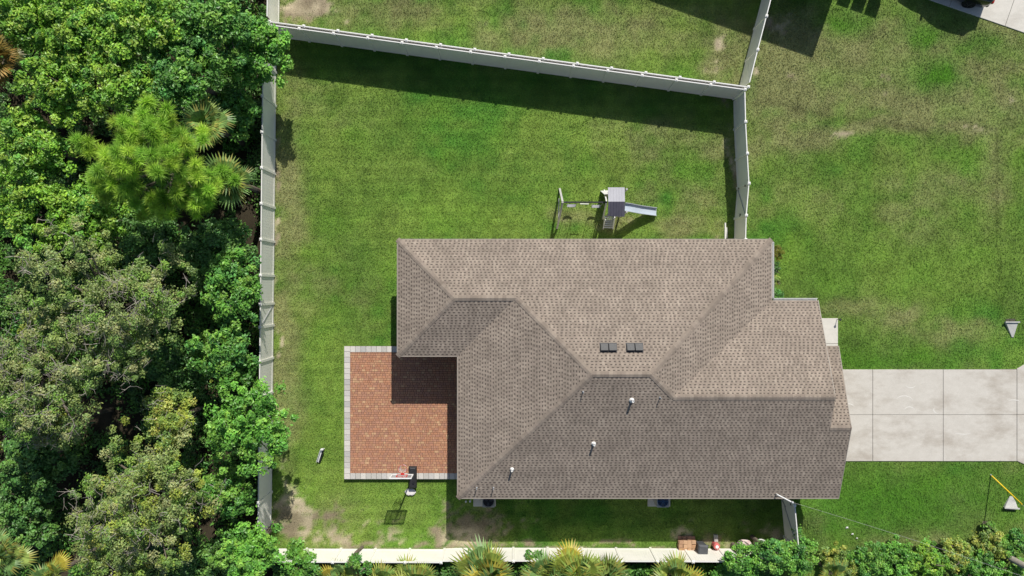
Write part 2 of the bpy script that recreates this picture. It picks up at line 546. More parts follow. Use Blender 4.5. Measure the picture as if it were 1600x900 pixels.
# ------------------------------------------------------------------ ground
def make_ground():
    core_x = np.arange(-31, 31.001, 0.2)
    core_y = np.arange(-18.6, 18.601, 0.2)
    gx = np.concatenate(([-260, -120, -70, -45, -36], core_x, [36, 45, 70, 120, 260]))
    gy = np.concatenate(([-260, -120, -70, -40, -25], core_y, [25, 40, 70, 120, 260]))
    X, Y = np.meshgrid(gx, gy)
    x, y = X.ravel(), Y.ravel()
    c, k, u, v = lawn(x, y)
    w = woods(u, v)
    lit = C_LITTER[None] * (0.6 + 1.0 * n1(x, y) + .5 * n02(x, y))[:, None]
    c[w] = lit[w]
    z = gz(x, y)
    me = bpy.data.meshes.new("ground")
    nx, ny = len(gx), len(gy)
    idx = np.arange(nx * ny).reshape(ny, nx)
    q = np.stack([idx[:-1, :-1], idx[:-1, 1:], idx[1:, 1:], idx[1:, :-1]], -1).reshape(-1, 4)
    fill_mesh(me, np.stack([x, y, z], -1), q, c)
    me.materials.append(M['ground'])
    me.polygons.foreach_set("use_smooth", np.ones(len(q), bool))
    o = obj("ground", me)
    return tag(o, kind="structure")


def fill_mesh(me, verts, faces, colors=None):
    """fast mesh from numpy arrays; faces have one vertex count; colours per vertex"""
    n = faces.shape[1]
    me.vertices.add(len(verts))
    me.vertices.foreach_set("co", np.ascontiguousarray(verts, np.float32).ravel())
    me.loops.add(faces.size)
    me.loops.foreach_set("vertex_index", np.ascontiguousarray(faces, np.int32).ravel())
    me.polygons.add(len(faces))
    me.polygons.foreach_set("loop_start", np.arange(0, faces.size, n, dtype=np.int32))
    me.polygons.foreach_set("loop_total", np.full(len(faces), n, np.int32))
    if colors is not None:
        a = me.color_attributes.new("Col", 'FLOAT_COLOR', 'POINT')
        rgba = np.ones((len(verts), 4), np.float32)
        rgba[:, :3] = colors
        a.data.foreach_set("color", rgba.ravel())
    me.polygons.foreach_set("use_smooth", np.zeros(len(faces), bool))
    me.update(calc_edges=True)


make_ground()


def make_grass():
    n = 760000
    x = rng.uniform(-30.5, 30.5, n)
    y = rng.uniform(-17.4, 17.4, n)
    c, k, u, v = lawn(x, y)
    ok = ~woods(u, v)
    for P in (DRIVE_PX, WALK_PX, PATIO_PX, NDRIVE_PX):
        ok &= ~in_poly(u, v, P)
    hx = [(-5.4, 2.0), (12.9, 2.0), (12.9, -1.1), (15.2, -1.1), (15.2, -3.4), (16.2, -3.4), (16.2, -10.3), (-2.3, -10.3), (-2.3, -3.0), (-5.4, -3.0)]
    ok &= ~in_poly(x, y, hx)
    ok &= rng.random(n) > k * .93
    x, y, c = x[ok], y[ok], c[ok]
    n = len(x)
    z = gz(x, y)
    a = rng.uniform(0, 2 * math.pi, n)
    L = rng.uniform(.05, .11, n)
    lean = rng.uniform(.35, 1.2, n)
    wd = rng.uniform(.012, .026, n)
    base = np.stack([x, y, z], -1)
    d = np.stack([np.cos(a), np.sin(a), np.zeros(n)], -1)
    s = np.stack([-np.sin(a), np.cos(a), np.zeros(n)], -1)
    tip = base + d * (L * np.sin(lean))[:, None] + np.array((0, 0, 1)) * (L * np.cos(lean))[:, None]
    p0, p1 = base - s * wd[:, None], base + s * wd[:, None]
    V = np.stack([p0, p1, tip], 1).reshape(-1, 3)
    j = rng.uniform(.72, 1.34, n)[:, None] * np.stack([rng.uniform(.88, 1.14, n), np.ones(n), rng.uniform(.8, 1.2, n)], -1)
    cc = np.repeat(c * j * 1.2, 3, axis=0)
    me = bpy.data.meshes.new("lawn_grass")
    fill_mesh(me, V, np.arange(n * 3).reshape(-1, 3), cc)
    me.materials.append(M['grass'])
    o = obj("lawn_grass", me)
    tag(o, "short mown green lawn grass with dry patches around the house", "grass", kind="stuff")


make_grass()


# ------------------------------------------------------------------ paving
def slab_set(name, polys, z0, z1, material, under_poly, label=None):
    base = MB().prism([W(*p) for p in under_poly], -0.05, z1 - 0.035).build(name, M['joint'])
    tag(base, kind="structure")
    for p in polys:
        b = MB().prism([W(*q) for q in p], z0, z1)
        b.build("concrete_slab", material, base, bevel=0.012)
    return base


def quad_px(u0, u1, v0, v1, g=0.28):
    return [(u0 + g, v0 + g), (u0 + g, v1 - g), (u1 - g, v1 - g), (u1 - g, v0 + g)]


def make_driveway():
    us = [1270, 1363, 1473, 1588]
    ps = []
    for a, b in zip(us[:-1], us[1:]):
        ps.append(quad_px(a, b, 577, 648))
        ps.append(quad_px(a, b, 648, 720.5))
    ps.append([(1588.4, 576), (1588.4, 647.7), (1700, 647.7), (1700, 558), (1606, 566)])
    ps.append([(1588.4, 648.3), (1588.4, 720), (1602, 726), (1700, 744), (1700, 648.3)])
    drive = slab_set("driveway", ps, -0.04, 0.05, M['concrete'], [(1271, 578), (1271, 719.6), (1590, 719), (1602, 725), (1699, 743), (1699, 559), (1606, 567), (1590, 576.5)])
    for (u, v, r, a0, a1) in ((1422, 600, 8, 200, 340), (1412, 628, 14, 20, 150), (1420, 641, 8, 10, 170), (1467, 640, 9, 150, 260), (1505, 650, 40, 250, 285), (1582, 640, 22, 60, 110), (1325, 637, 9, 20, 120)):
        c = W(u, v)
        rr = r * H / F
        b = MB()
        ar = [math.radians(a0 + (a1 - a0) * q / 10) for q in range(11)]
        for q in range(10):
            hw = .022 * math.sin(math.pi * (q + .5) / 10) + .006
            A = [Vector((math.cos(t_) * (rr + w_), math.sin(t_) * (rr * .7 + w_), 0)) for t_, w_ in ((ar[q], -hw), (ar[q], hw), (ar[q + 1], hw), (ar[q + 1], -hw))]
            b.add([(c.x + p.x, c.y + p.y, .054) for p in A], [(0, 1, 2, 3)])
        b.build("scuff_mark", M['scuff'], drive)
    slab_set("front_walk", [quad_px(1272, 1309, 497, 537), quad_px(1272, 1309, 537, 576.6)], -0.04, 0.05, M['walk'],
             [(1273, 498), (1273, 576), (1308, 576), (1308, 498)])
    ps = []
    a, d = Vector((1396, -19, 0)), Vector((254, 88, 0)).normalized()
    nrm = Vector((d.y, -d.x, 0))
    for i in range(3):
        for k in range(2):
            q = [a + d * (i * 92 + s * 91.4) + nrm * (k * 130 + t * 129.4) for s, t in ((0, 0), (0, 1), (1, 1), (1, 0))]
            ps.append([(p.x, p.y) for p in q][::-1])
    und = [a + d * s + nrm * t for s, t in ((1, 1), (275, 1), (275, 258), (1, 258))]
    slab_set("neighbour_driveway", ps, -0.04, 0.05, M['walk'], [(p.x, p.y) for p in und])


make_driveway()


def make_patio():
    zt = 0.26
    p = thing("paver_patio", "orange brown paver patio with pale border behind the house", "patio")
    corners = [W(537, 541, zt), W(537, 750, zt), W(720, 748, zt), W(720, 541, zt)]
    x0, x1 = W(537.5, 0, zt).x, W(719, 0, zt).x
    y1, y0 = W(0, 541, zt).y, W(0, 749, zt).y
    MB().prism([(x0, y0), (x1, y0), (x1, y1), (x0, y1)], -0.1, zt - 0.03).build("base_slab", M['joint'], p)
    bw = 0.34
    # individual border pavers
    pal = [(0.60, 0.575, 0.53), (0.54, 0.52, 0.49), (0.46, 0.45, 0.43), (0.64, 0.61, 0.56), (0.50, 0.48, 0.44)]
    mats = [mat("border_paver_%d" % i, c, tuple(q * .82 for q in c), 9, 0.9, 0.3) for i, c in enumerate(pal)]
    meshes = {}

    def bp(cx, cy, sx, sy):
        i = random.randrange(len(pal))
        key = (round(sx, 3), round(sy, 3), i)
        if key not in meshes:
            b = MB()
            sx2, sy2 = sx - .012, sy - .012
            e = 0.012
            b.rings([[(-sx2 / 2, -sy2 / 2, -.09), (sx2 / 2, -sy2 / 2, -.09), (sx2 / 2, sy2 / 2, -.09), (-sx2 / 2, sy2 / 2, -.09)],
                     [(-sx2 / 2, -sy2 / 2, -e), (sx2 / 2, -sy2 / 2, -e), (sx2 / 2, sy2 / 2, -e), (-sx2 / 2, sy2 / 2, -e)],
                     [(-sx2 / 2 + e, -sy2 / 2 + e, 0), (sx2 / 2 - e, -sy2 / 2 + e, 0), (sx2 / 2 - e, sy2 / 2 - e, 0), (-sx2 / 2 + e, sy2 / 2 - e, 0)]])
            meshes[key] = b.mesh("border_paver", mats[i])
        o = obj("border_paver", meshes[key], p, (cx, cy, zt + random.uniform(-.004, .006)), random.uniform(-.01, .01))
    n = 24
    st = (y1 - y0) / n
    for i in range(n):
        bp(x0 + bw / 2, y0 + st * (i + .5), bw, st)
    n = int((x1 - x0 - bw) / .28)
    st = (x1 - x0 - bw) / n
    for i in range(n):
        bp(x0 + bw + st * (i + .5), y0 + bw / 2, st, bw)
        if x0 + bw + st * (i + .5) < W(640, 0).x:
            bp(x0 + bw + st * (i + .5), y1 - bw / 2, st, bw)
    # field pavers, too small to pick apart
    fx0, fx1, fy0, fy1 = x0 + bw, x1, y0 + bw, y1 - bw
    V, Fc, C = [], [], []
    cols = np.array([(0.420, 0.212, 0.130), (0.398, 0.200, 0.128), (0.435, 0.226, 0.134), (0.380, 0.198, 0.134), (0.450, 0.250, 0.150), (0.405, 0.212, 0.140), (0.425, 0.208, 0.124)])
    rh = 0.125
    yy = fy0
    row = 0
    while yy < fy1 - .01:
        h = min(rh, fy1 - yy)
        xx = fx0
        first = True
        while xx < fx1 - .01:
            w = random.choice((.125, .19, .19, .125, .25))
            if first:
                w *= random.uniform(.5, 1)
                first = False
            w = min(w, fx1 - xx)
            g, e = .0025, .006
            zz = zt + random.uniform(-.004, .004)
            o = len(V)
            V += [(xx + g, yy + g, zt - .05), (xx + w - g, yy + g, zt - .05), (xx + w - g, yy + h - g, zt - .05), (xx + g, yy + h - g, zt - .05),
                  (xx + g + e, yy + g + e, zz), (xx + w - g - e, yy + g + e, zz), (xx + w - g - e, yy + h - g - e, zz), (xx + g + e, yy + h - g - e, zz)]
            Fc += [(o + 4, o + 5, o + 6, o + 7)] + [(o + i, o + (i + 1) % 4, o + 4 + (i + 1) % 4, o + 4 + i) for i in range(4)]
            c = cols[random.randrange(len(cols))] * random.uniform(.92, 1.08)
            if random.random() < .07:
                c = np.array((0.50, 0.31, 0.18)) * random.uniform(.9, 1.1)
            C += [c] * 8
            xx += w
        yy += rh
        row += 1
    me = bpy.data.meshes.new("field_pavers")
    fill_mesh(me, np.array(V), np.array(Fc), np.array(C))
    me.materials.append(M['paver'])
    o = obj("field_paver", me, p)
    o["kind"] = "stuff"


make_patio()

# ------------------------------------------------------------------ the house
EZ = 3.0
PIT = 0.34
K = (H - EZ) / F
xW, yN, yB, xC = -179 * K, 76 * K, -106.5 * K, -85 * K
yS, xJ, yI = -328.5 * K, 405.5 * K, -20 * K
X1, X2 = 478 * K, 510 * K
yR = (yN + yS) / 2
hm = (yN - yS) / 2
yw = (yN + yB) / 2
hw = (yN - yB) / 2
yG = -5.30
zG = EZ + PIT * (yG - yS)
yg = -6.90
zg = EZ + PIT * (yg - yS)
yg2 = -91 * K
RP = {
    'A': (xW, yN, EZ), 'B': (xW, yB, EZ), 'C': (xC, yB, EZ), 'D': (xC, yS, EZ), 'E': (X2, yS, EZ), 'J': (xJ, yN, EZ), 'I': (xJ, yI, EZ),
    'w1': (xW + hw, yw, EZ + PIT * hw), 'w2': (xC + hw, yw, EZ + PIT * hw),
    'm1': (xC + hm, yR, EZ + PIT * hm), 'm2': (xJ - hm, yR, EZ + PIT * hm),
    'g0': (xJ - (zG - EZ) / PIT, yG, zG), 'g1': (X1, yG, zG), 'H1': (X1, yI, EZ),
    's0': (X1, yg, zg), 's1': (X2, yg, zg), 'e0': (X1, yg2, EZ), 'e1': (X2, yg2, EZ),
}
SLOPES = {   # name: (corner list, eave from, eave to)
    'north': ('A w1 w2 m1 m2 J', 'J', 'A'),
    'wing_west': ('A B w1', 'A', 'B'),
    'wing_south': ('B C w2 w1', 'B', 'C'),
    'main_west': ('C D m1 w2', 'C', 'D'),
    'main_south': ('D E s1 s0 g1 g0 m2 m1', 'D', 'E'),
    'main_east': ('J m2 g0 I', 'I', 'J'),
    'garage_north': ('I g0 g1 H1', 'H1', 'I'),
    'gable_north': ('e0 s0 s1 e1', 'e1', 'e0'),
}


def make_house():
    h = thing("house", "beige single storey house under a large brown shingle hip roof", "house", (5.0, -4.0, 0))
    off = Vector(h.location)

    def part(mb, name, m, parent=None, **kw):
        mb.v = [tuple(Vector(p) - off) for p in mb.v]
        return mb.build(name, m, parent or h, **kw)
    T = 0.16
    keys = list(RP)
    b = MB()
    top = [RP[k] for k in keys]
    n = len(top)
    tops = [tuple(keys.index(k) for k in s[0].split()) for s in SLOPES.values()]
    # orient counter-clockwise seen from above
    def area(f):
        return sum(top[f[i]][0] * top[f[(i + 1) % len(f)]][1] - top[f[(i + 1) % len(f)]][0] * top[f[i]][1] for i in range(len(f)))
    tops = [f if area(f) > 0 else f[::-1] for f in tops]
    vs_ = top + [(p[0], p[1], p[2] - T) for p in top]
    fs = list(tops) + [tuple(i + n for i in f[::-1]) for f in tops]
    ed = {}
    for f in tops:
        for i in range(len(f)):
            ed[(f[i], f[(i + 1) % len(f)])] = 1
    for (a, c) in ed:
        if (c, a) not in ed:
            fs.append((a, a + n, c + n, c))
    b.add(vs_, fs)
    roof = part(b, "roof", M['deck'])

    # walls
    ins = 0.45
    wl = [(xW + ins, yN - ins), (xW + ins, yB + ins), (xC + ins, yB + ins), (xC + ins, yS + ins), (X2 - ins, yS + ins), (X2 - ins, yg2 - ins), (X1 - ins, yg2 - ins),
          (X1 - ins, yI - ins), (xJ - ins, yI - ins), (xJ - ins, yN - ins)]
    b = MB().prism(wl, -0.1, EZ - T - 0.005)
    part(b, "wall", M['stucco'])
    # gable end walls
    b = MB()
    z0 = EZ - T - 0.01
    xg = X1 - ins
    zt = zG - T - .02

    def gable(x, ya, za, yr, zr, yb, zb):
        pts = [(ya, z0), (yb, z0), (yb, zb), (yr, zr), (ya, za)]
        v0 = [(x, p[0], p[1]) for p in pts] + [(x - .12, p[0], p[1]) for p in pts]
        m = len(pts)
        b.add(v0, [tuple(range(m)), tuple(range(m, 2 * m))[::-1]] + [(i, i + m, (i + 1) % m + m, (i + 1) % m) for i in range(m)])
    gable(xg, yI - .05, z0 + .02, yG, zt, yg + .05, zg - T)
    gable(X2 - ins, yg2 - .05, z0 + .02, yg, zg - T - .02, yS + .05, z0 + .02)
    part(b, "gable_wall", M['stucco'])

    # shingle courses, one joined part per slope
    teeth_cols = np.array([(0.285, 0.236, 0.192), (0.266, 0.219, 0.178), (0.304, 0.254, 0.207), (0.274, 0.225, 0.185), (0.294, 0.244, 0.198)])
    for name, (cs, ea, eb) in SLOPES.items():
        poly = [Vector(RP[k]) for k in cs.split()]
        a, c = Vector(RP[ea]), Vector(RP[eb])
        e = (c - a).normalized()
        far = max(poly, key=lambda p: p.z)
        s = (far - a)
        s = (s - e * s.dot(e)).normalized()
        nrm = e.cross(s)
        if nrm.z < 0:
            nrm = -nrm
        P2 = [((p - a).dot(e), (p - a).dot(s)) for p in poly]
        tmax = max(p[1] for p in P2)
        V, Fc, C = [], [], []
        ex = 0.143
        row = 0
        t = -0.02
        while t < tmax - .03:
            tm = max(t + ex / 2, 0.002)
            xs = []
            for i in range(len(P2)):
                (x0, y0), (x1, y1) = P2[i], P2[(i + 1) % len(P2)]
                if (y0 > tm) != (y1 > tm):
                    xs.append(x0 + (tm - y0) * (x1 - x0) / (y1 - y0))
            xs.sort()
            band = .96 + .08 * random.random()
            for q in range(0, len(xs) - 1, 2):
                lo, hi = xs[q] - .035, xs[q + 1] + .035
                x = lo
                gap_next = random.random() < .5
                while x < hi - .01:
                    if gap_next:
                        w = random.uniform(.075, .125)
                        l0, l1, th = t, t + ex * .60, .005
                    else:
                        w = random.uniform(.085, .14)
                        l0, l1, th = t, t + ex + .012, .010
                    w = min(w, hi - x)
                    o = len(V)
                    for (xx, tt, hh) in ((x, l0, th), (x + w, l0, th), (x + w, l1, .003), (x, l1, .003), (x, l0, .0), (x + w, l0, .0), (x + w, l1, 0), (x, l1, 0)):
                        V.append(a + e * xx + s * tt + nrm * hh - off)
                    Fc += [(o, o + 1, o + 2, o + 3), (o + 4, o + 5, o + 1, o), (o + 5, o + 6, o + 2, o + 1), (o + 7, o + 4, o, o + 3)]
                    cc = teeth_cols[random.randrange(5)] * random.uniform(.92, 1.08) * band
                    C += [cc * (0.93 if gap_next else 1.0)] * 8
                    x += w
                    gap_next = not gap_next
            t += ex
            row += 1
        me = bpy.data.meshes.new("shingle")
        fill_mesh(me, np.array([tuple(p) for p in V]), np.array(Fc), np.array(C))
        me.materials.append(M['shingle'])
        o = obj("shingle", me, roof)
        o["kind"] = "stuff"

    # ridge and hip caps
    for (p, q) in (('A', 'w1'), ('B', 'w1'), ('w1', 'w2'), ('w2', 'm1'), ('D', 'm1'), ('m1', 'm2'), ('J', 'm2'), ('m2', 'g0'), ('g0', 'g1'), ('s0', 's1')):
        a, c = Vector(RP[p]), Vector(RP[q])
        d = (c - a)
        L = d.length
        d.normalize()
        s = d.cross(Vector((0, 0, 1))).normalized()
        hip = abs(d.z) > .05
        drop = PIT * (.707 if hip else 1.0) * .95
        V, Fc, C = [], [], []
        t = 0.0
        while t < L:
            t1 = min(t + .2, L)
            o = len(V)
            hw_ = .14
            for (tt, lift) in ((t, .028), (t1 + .02, .020)):
                for k in (-1, 0, 1):
                    V.append(a + d * tt + s * (k * hw_) + Vector((0, 0, lift - abs(k) * hw_ * drop)) - off)
            for k in (-1, 0, 1):
                V.append(a + d * t + s * (k * hw_) + Vector((0, 0, -.004 - abs(k) * hw_ * drop)) - off)
            Fc += [(o, o + 1, o + 4, o + 3), (o + 1, o + 2, o + 5, o + 4), (o + 6, o + 7, o + 1, o), (o + 7, o + 8, o + 2, o + 1)]
            C += [teeth_cols[random.randrange(5)] * random.uniform(.80, .98)] * 9
            t += .2
        me = bpy.data.meshes.new("ridge_cap")
        fill_mesh(me, np.array([tuple(p) for p in V]), np.array(Fc), np.array(C))
        me.materials.append(M['shingle'])
        o = obj("ridge_cap", me, roof)
        o["kind"] = "stuff"

    # drip edge strips on eaves and rakes
    for (p, q, outw) in (('A', 'J', (0, 1)), ('A', 'B', (-1, 0)), ('B', 'C', (0, -1)), ('C', 'D', (-1, 0)), ('D', 'E', (0, -1)), ('E', 's1', (1, 0)), ('s1', 'e1', (1, 0)), ('H1', 'g1', (1, 0))):
        a, c = Vector(RP[p]), Vector(RP[q])
        ov = Vector((outw[0], outw[1], 0)) * .012
        b = MB().beam(a + ov + Vector((0, 0, -.075)), c + ov + Vector((0, 0, -.075)), .03, .17)
        part(b, "drip_edge", M['dripedge'], roof)
        roof.children[-1].location = (0, 0, 0)
    # white gutters on the front corner
    for (p, q, outw) in (('J', 'I', (1, 0)), ('I', 'H1', (0, 1))):
        a, c = Vector(RP[p]), Vector(RP[q])
        d = (c - a).normalized()
        o_ = Vector((outw[0], outw[1], 0))
        g = MB()
        z = Vector((0, 0, 1))
        a2, c2 = a + d * .12 + o_ * .005, c - d * (.12 if p == 'J' else 0.0) + o_ * .005
        g.beam(a2 + o_ * .06 - z * .125, c2 + o_ * .06 - z * .125, .115, .012)
        g.beam(a2 + o_ * .006 - z * .07, c2 + o_ * .006 - z * .07, .01, .10)
        g.beam(a2 + o_ * .12 - z * .075, c2 + o_ * .12 - z * .075, .022, .11)
        part(g, "gutter", M['trim'], roof)

    # plumbing vents on the south slope and box vents near the ridge
    def south_z(y):
        return EZ + PIT * (y - yS)

    def on_plane_px(u, v, y0, z0, sl):
        z = 4.0
        for _ in range(30):
            y = (450 - v) * (H - z) / F
            z = z0 + sl * (y - y0)
        return Vector(((u - 800) * (H - z) / F, y, z))
    for (u, v, r, hh, m) in ((987, 625, .06, .34, 'white'), (927.5, 693, .055, .30, 'white'), (800, 733, .05, .30, 'white')):
        p = on_plane_px(u, v, yS, EZ, PIT)
        b = MB()
        b.lathe(p, [(r * 2.3, -.03), (r * 2.0, .035), (r * 1.15, .10), (r * 1.1, .11)], 14)
        b.lathe(p + Vector((0, 0, .08)), [(r, 0), (r, hh), (r * .8, hh), (r * .78, hh - .06)], 14)
        part(b, "vent_pipe", M[m], roof, smooth=False)
    for (u, v) in ((911, 612), (1031, 621), (745, 762), (771, 762)):
        p = on_plane_px(u, v, yS, EZ, PIT)
        b = MB().lathe(p, [(.05, -.02), (.045, .03), (.022, .05), (.022, .32), (.016, .32)], 10)
        part(b, "vent_pipe", M['greymetal'], roof)
    for (u, v) in ((944, 541), (957, 541), (985, 541), (998, 541)):
        p = on_plane_px(u, v + 2, yN, EZ, -PIT)
        b = MB()
        ang = math.atan(PIT)
        R = Matrix.Rotation(-ang, 3, 'X')
        # tilted low box: high lip faces the ridge
        w, d = .19, .185
        pts = []
        for (yy, zz) in ((-d, 0), (d, 0)):
            for xx in (-w, w):
                pts.append(Vector((xx, yy, zz)))
        top_ = [Vector((-w + .015, -d + .012, .17)), Vector((w - .015, -d + .012, .17)), Vector((w - .015, d - .02, .10)), Vector((-w + .015, d - .02, .10))]
        base = [Vector((-w, -d - .02, 0)), Vector((w, -d - .02, 0)), Vector((w, d, 0)), Vector((-w, d, 0))]
        b.rings([[p + R @ q for q in base], [p + R @ q for q in top_]])
        bb = part(b, "box_vent", M['ventgrey'], roof)
        fl = MB()
        f2 = [Vector((-w - .03, -d - .05, .016)), Vector((w + .03, -d - .05, .016)), Vector((w + .03, d + .05, .016)), Vector((-w - .03, d + .05, .016))]
        fl.rings([[p + R @ (q - Vector((0, 0, .02))) for q in f2], [p + R @ q for q in f2]])
        part(fl, "vent_flange", M['blackmetal'], roof)

    # openings
    def window(c, w, hgt, axis):
        f = MB()
        t = .06
        sx, sy = (w, .10) if axis == 'x' else (.10, w)
        cx, cy, cz = c
        for dz in (-hgt / 2, hgt / 2):
            f.box((cx, cy, cz + dz), (sx if axis == 'x' else .1, sy if axis == 'y' else .1, t))
        for k in (-1, 0, 1):
            q = (cx + k * w / 2, cy, cz) if axis == 'x' else (cx, cy + k * w / 2, cz)
            f.box(q, (t, .09, hgt - t - .004) if axis == 'x' else (.09, t, hgt - t - .004))
        fo = part(f, "window", M['trim'])
        g = MB().box(c, (w - .08, .03, hgt - .08) if axis == 'x' else (.03, w - .08, hgt - .08))
        part(g, "pane", M['glass'], fo)
    yn, ys = yN - ins, yS + ins
    for x in (-3.5, 0.5, 4.5, 8.5):
        window((x, yn, 1.6), 1.5, 1.2, 'x')
    for x in (1.5, 8.0):
        window((x, ys, 1.7), 1.2, 1.0, 'x')
    window((xJ - ins, .9, 1.6), 1.5, 1.4, 'y')
    window((xC + ins, -6.3, 1.3), 2.4, 2.0, 'y')
    g = MB()
    gx = X2 - ins
    for k in range(4):
        g.box((gx + .02, (yg2 + yS) / 2 - .2, .36 + k * .55), (.06, 4.9, .53))
    part(g, "garage_door", M['door'])
    d = MB().box((X1 - ins + .02, -1.9, 1.05), (.08, .95, 2.1))
    dd = part(d, "front_door", M['door'])
    part(MB().box((X1 - ins + .085, -2.25, 1.0), (.05, .06, .12)), "handle", M['blackmetal'], dd)
    return h


make_house()


# ------------------------------------------------------------------ fences
_panel = {}


def panel_mesh(L, hgt):
    key = (round(L, 2), round(hgt, 2))
    if key not in _panel:
        b = MB()
        n = max(2, int(round(L / .155)))
        st = L / n
        for i in range(n):
            b.box((st * (i + .5), 0, hgt / 2), (st - .006, .026, hgt - .1))
        b.box((L / 2, 0, hgt / 2), (L - .01, .016, hgt - .11))
        top = MB().box((L / 2, 0, hgt - .05), (L, .05, .13)).mesh("top_rail", M['vinylcap'])
        bot = MB().box((L / 2, 0, .10), (L, .05, .15)).mesh("bottom_rail", M['vinyl'])
        _panel[key] = (b.mesh("panel", M['vinyl']), top, bot)
    return _panel[key]


_post = {}


def post_mesh(hgt):
    k = round(hgt, 2)
    if k not in _post:
        b = MB().box((0, 0, hgt / 2 - .15), (.127, .127, hgt + .3))
        c = MB()
        s, t = .075, .02
        c.rings([[(-s, -s, 0), (s, -s, 0), (s, s, 0), (-s, s, 0)], [(-s, -s, .025), (s, -s, .025), (s, s, .025), (-s, s, .025)],
                 [(-t, -t, .06), (t, -t, .06), (t, t, .06), (-t, t, .06)]])
        _post[k] = (b.mesh("post", M['vinyl']), c.mesh("post_cap", M['vinylcap']))
    return _post[k]


def fence(name, label, pts, hgt=1.83, nb=None, first_post=True, last_post=True, shift=0.0, gates=()):
    """pts: photo pixels of the fence foot; one post at each point, bays between (or nb bays along a straight run)"""
    Wp = [W(*p) for p in pts]
    if nb:
        a, c = Wp[0], Wp[-1]
        Wp = [a.lerp(c, i / nb) for i in range(nb + 1)]
    o0 = Wp[0].copy()
    o0.z = 0
    f = thing(name, label, "fence", o0, 0, "white vinyl privacy fences around the yard")
    for i, p in enumerate(Wp):
        if (i == 0 and not first_post) or (i == len(Wp) - 1 and not last_post):
            continue
        pm, cm = post_mesh(hgt + .06)
        ang = math.atan2((Wp[min(i + 1, len(Wp) - 1)] - Wp[max(i - 1, 0)]).y, (Wp[min(i + 1, len(Wp) - 1)] - Wp[max(i - 1, 0)]).x)
        g = gzf(p.x, p.y)
        po = obj("post", pm, f, p - o0 + Vector((0, 0, g)), ang)
        obj("cap", cm, po, (0, 0, hgt + .06))
    for i in range(len(Wp) - 1):
        a, c = Wp[i], Wp[i + 1]
        d = c - a
        L = d.length - .13
        dn = d.normalized()
        g = gzf((a.x + c.x) / 2, (a.y + c.y) / 2)
        pn, tr, br = panel_mesh(L, hgt)
        loc = a + dn * .065 - o0 + Vector((0, 0, g + .03))
        po = obj("gate_panel" if i in gates else "panel", pn, f, loc, math.atan2(d.y, d.x))
        obj("top_rail", tr, po)
        obj("bottom_rail", br, po)
        if i in gates:
            br_ = MB()
            for sy in (-.03, .03):
                br_.beam((.05, sy, .2), (L - .05, sy, hgt - .15), .03, .05)
            obj("brace", br_.mesh("brace", M['greymetal']), po)
            hg = MB().box((.0, -.06, .4), (.10, .03, .10)).box((0, -.06, hgt - .4), (.10, .03, .10)).box((L - .02, -.06, hgt * .55), (.16, .04, .08))
            obj("gate_hardware", hg.mesh("gate_hardware", M['blackmetal']), po)
    return f


fence("privacy_fence", "white vinyl fence on the yard's north side, casting a long shadow on the lawn", [(433, 58), (1146, 155)], nb=14)
fence("privacy_fence", "neighbour's white vinyl fence standing just behind the north fence, running down to the right", [(440, 54.2), (1151, 151.2)], nb=14)
fence("privacy_fence", "neighbour's white fence running up to the top edge right of the middle", [(1152.5, 146), (1165, 96), (1178, 46), (1191, -4), (1204, -54)], first_post=False)
fence("privacy_fence", "short white fence piece at the top edge beside the woods", [(436, 48), (437, -5), (438, -58)], first_post=False)
wp = [(432.6 - .1, 64)] + [(westx(v), v) for v in (114, 166, 219, 272, 325, 378, 431, 474, 508, 559, 612, 664, 716, 768, 826)]
fence("privacy_fence", "long white vinyl fence between the lawn and the woods", wp, hgt=1.98, first_post=False, gates=(8,))
fence("privacy_fence", "white vinyl fence with a braced gate, from the north corner to the roof's top right", [(1146, 157), (1147, 203), (1149.5, 250), (1152, 294.5), (1148, 342), (1147, 378)], first_post=False, gates=(3,))
fence("privacy_fence", "sunlit white vinyl fence behind the row of palmettos along the bottom", [(426, 857), (1232, 860)], nb=15, hgt=1.83)
fence("privacy_fence", "short grey shaded fence gate beside the house at lower right", [(1219, 772), (1225, 838), (1226, 852)], hgt=1.83, gates=(0,), last_post=False)


# ------------------------------------------------------------------ vegetation
def leaf_mesh(name, P, N, L, Wd, Cc, m=None):
    n = len(P)
    N = N / np.linalg.norm(N, axis=1, keepdims=True)
    r = rng.normal(size=(n, 3))
    t = np.cross(N, r)
    t /= np.linalg.norm(t, axis=1, keepdims=True) + 1e-9
    s = np.cross(N, t)
    a = P - t * (L / 2)[:, None]
    b = P + t * (L / 2)[:, None] - N * (L * .12)[:, None]
    l = P + s * (Wd / 2)[:, None] + N * (L * .06)[:, None]
    q = P - s * (Wd / 2)[:, None] + N * (L * .06)[:, None]
    V = np.stack([a, l, b, q], 1).reshape(-1, 3)
    me = bpy.data.meshes.new(name)
    fill_mesh(me, V, np.arange(n * 4).reshape(-1, 4), np.repeat(Cc, 4, axis=0))
    me.materials.append(m or M['leaf'])
    return me


def sph(n, zmin=-1.0):
    z = rng.uniform(zmin, 1, n)
    a = rng.uniform(0, 2 * math.pi, n)
    r = np.sqrt(1 - z * z)
    return np.stack([r * np.cos(a), r * np.sin(a), z], -1)


def lobes(d, seed, amp=.22):
    g = np.random.default_rng(seed)
    r = np.ones(len(d))
    for _ in range(5):
        k = g.normal(size=3) * 2.2
        r += amp * .5 * np.sin(d @ k * 1.6 + g.uniform(0, 6))
    return r


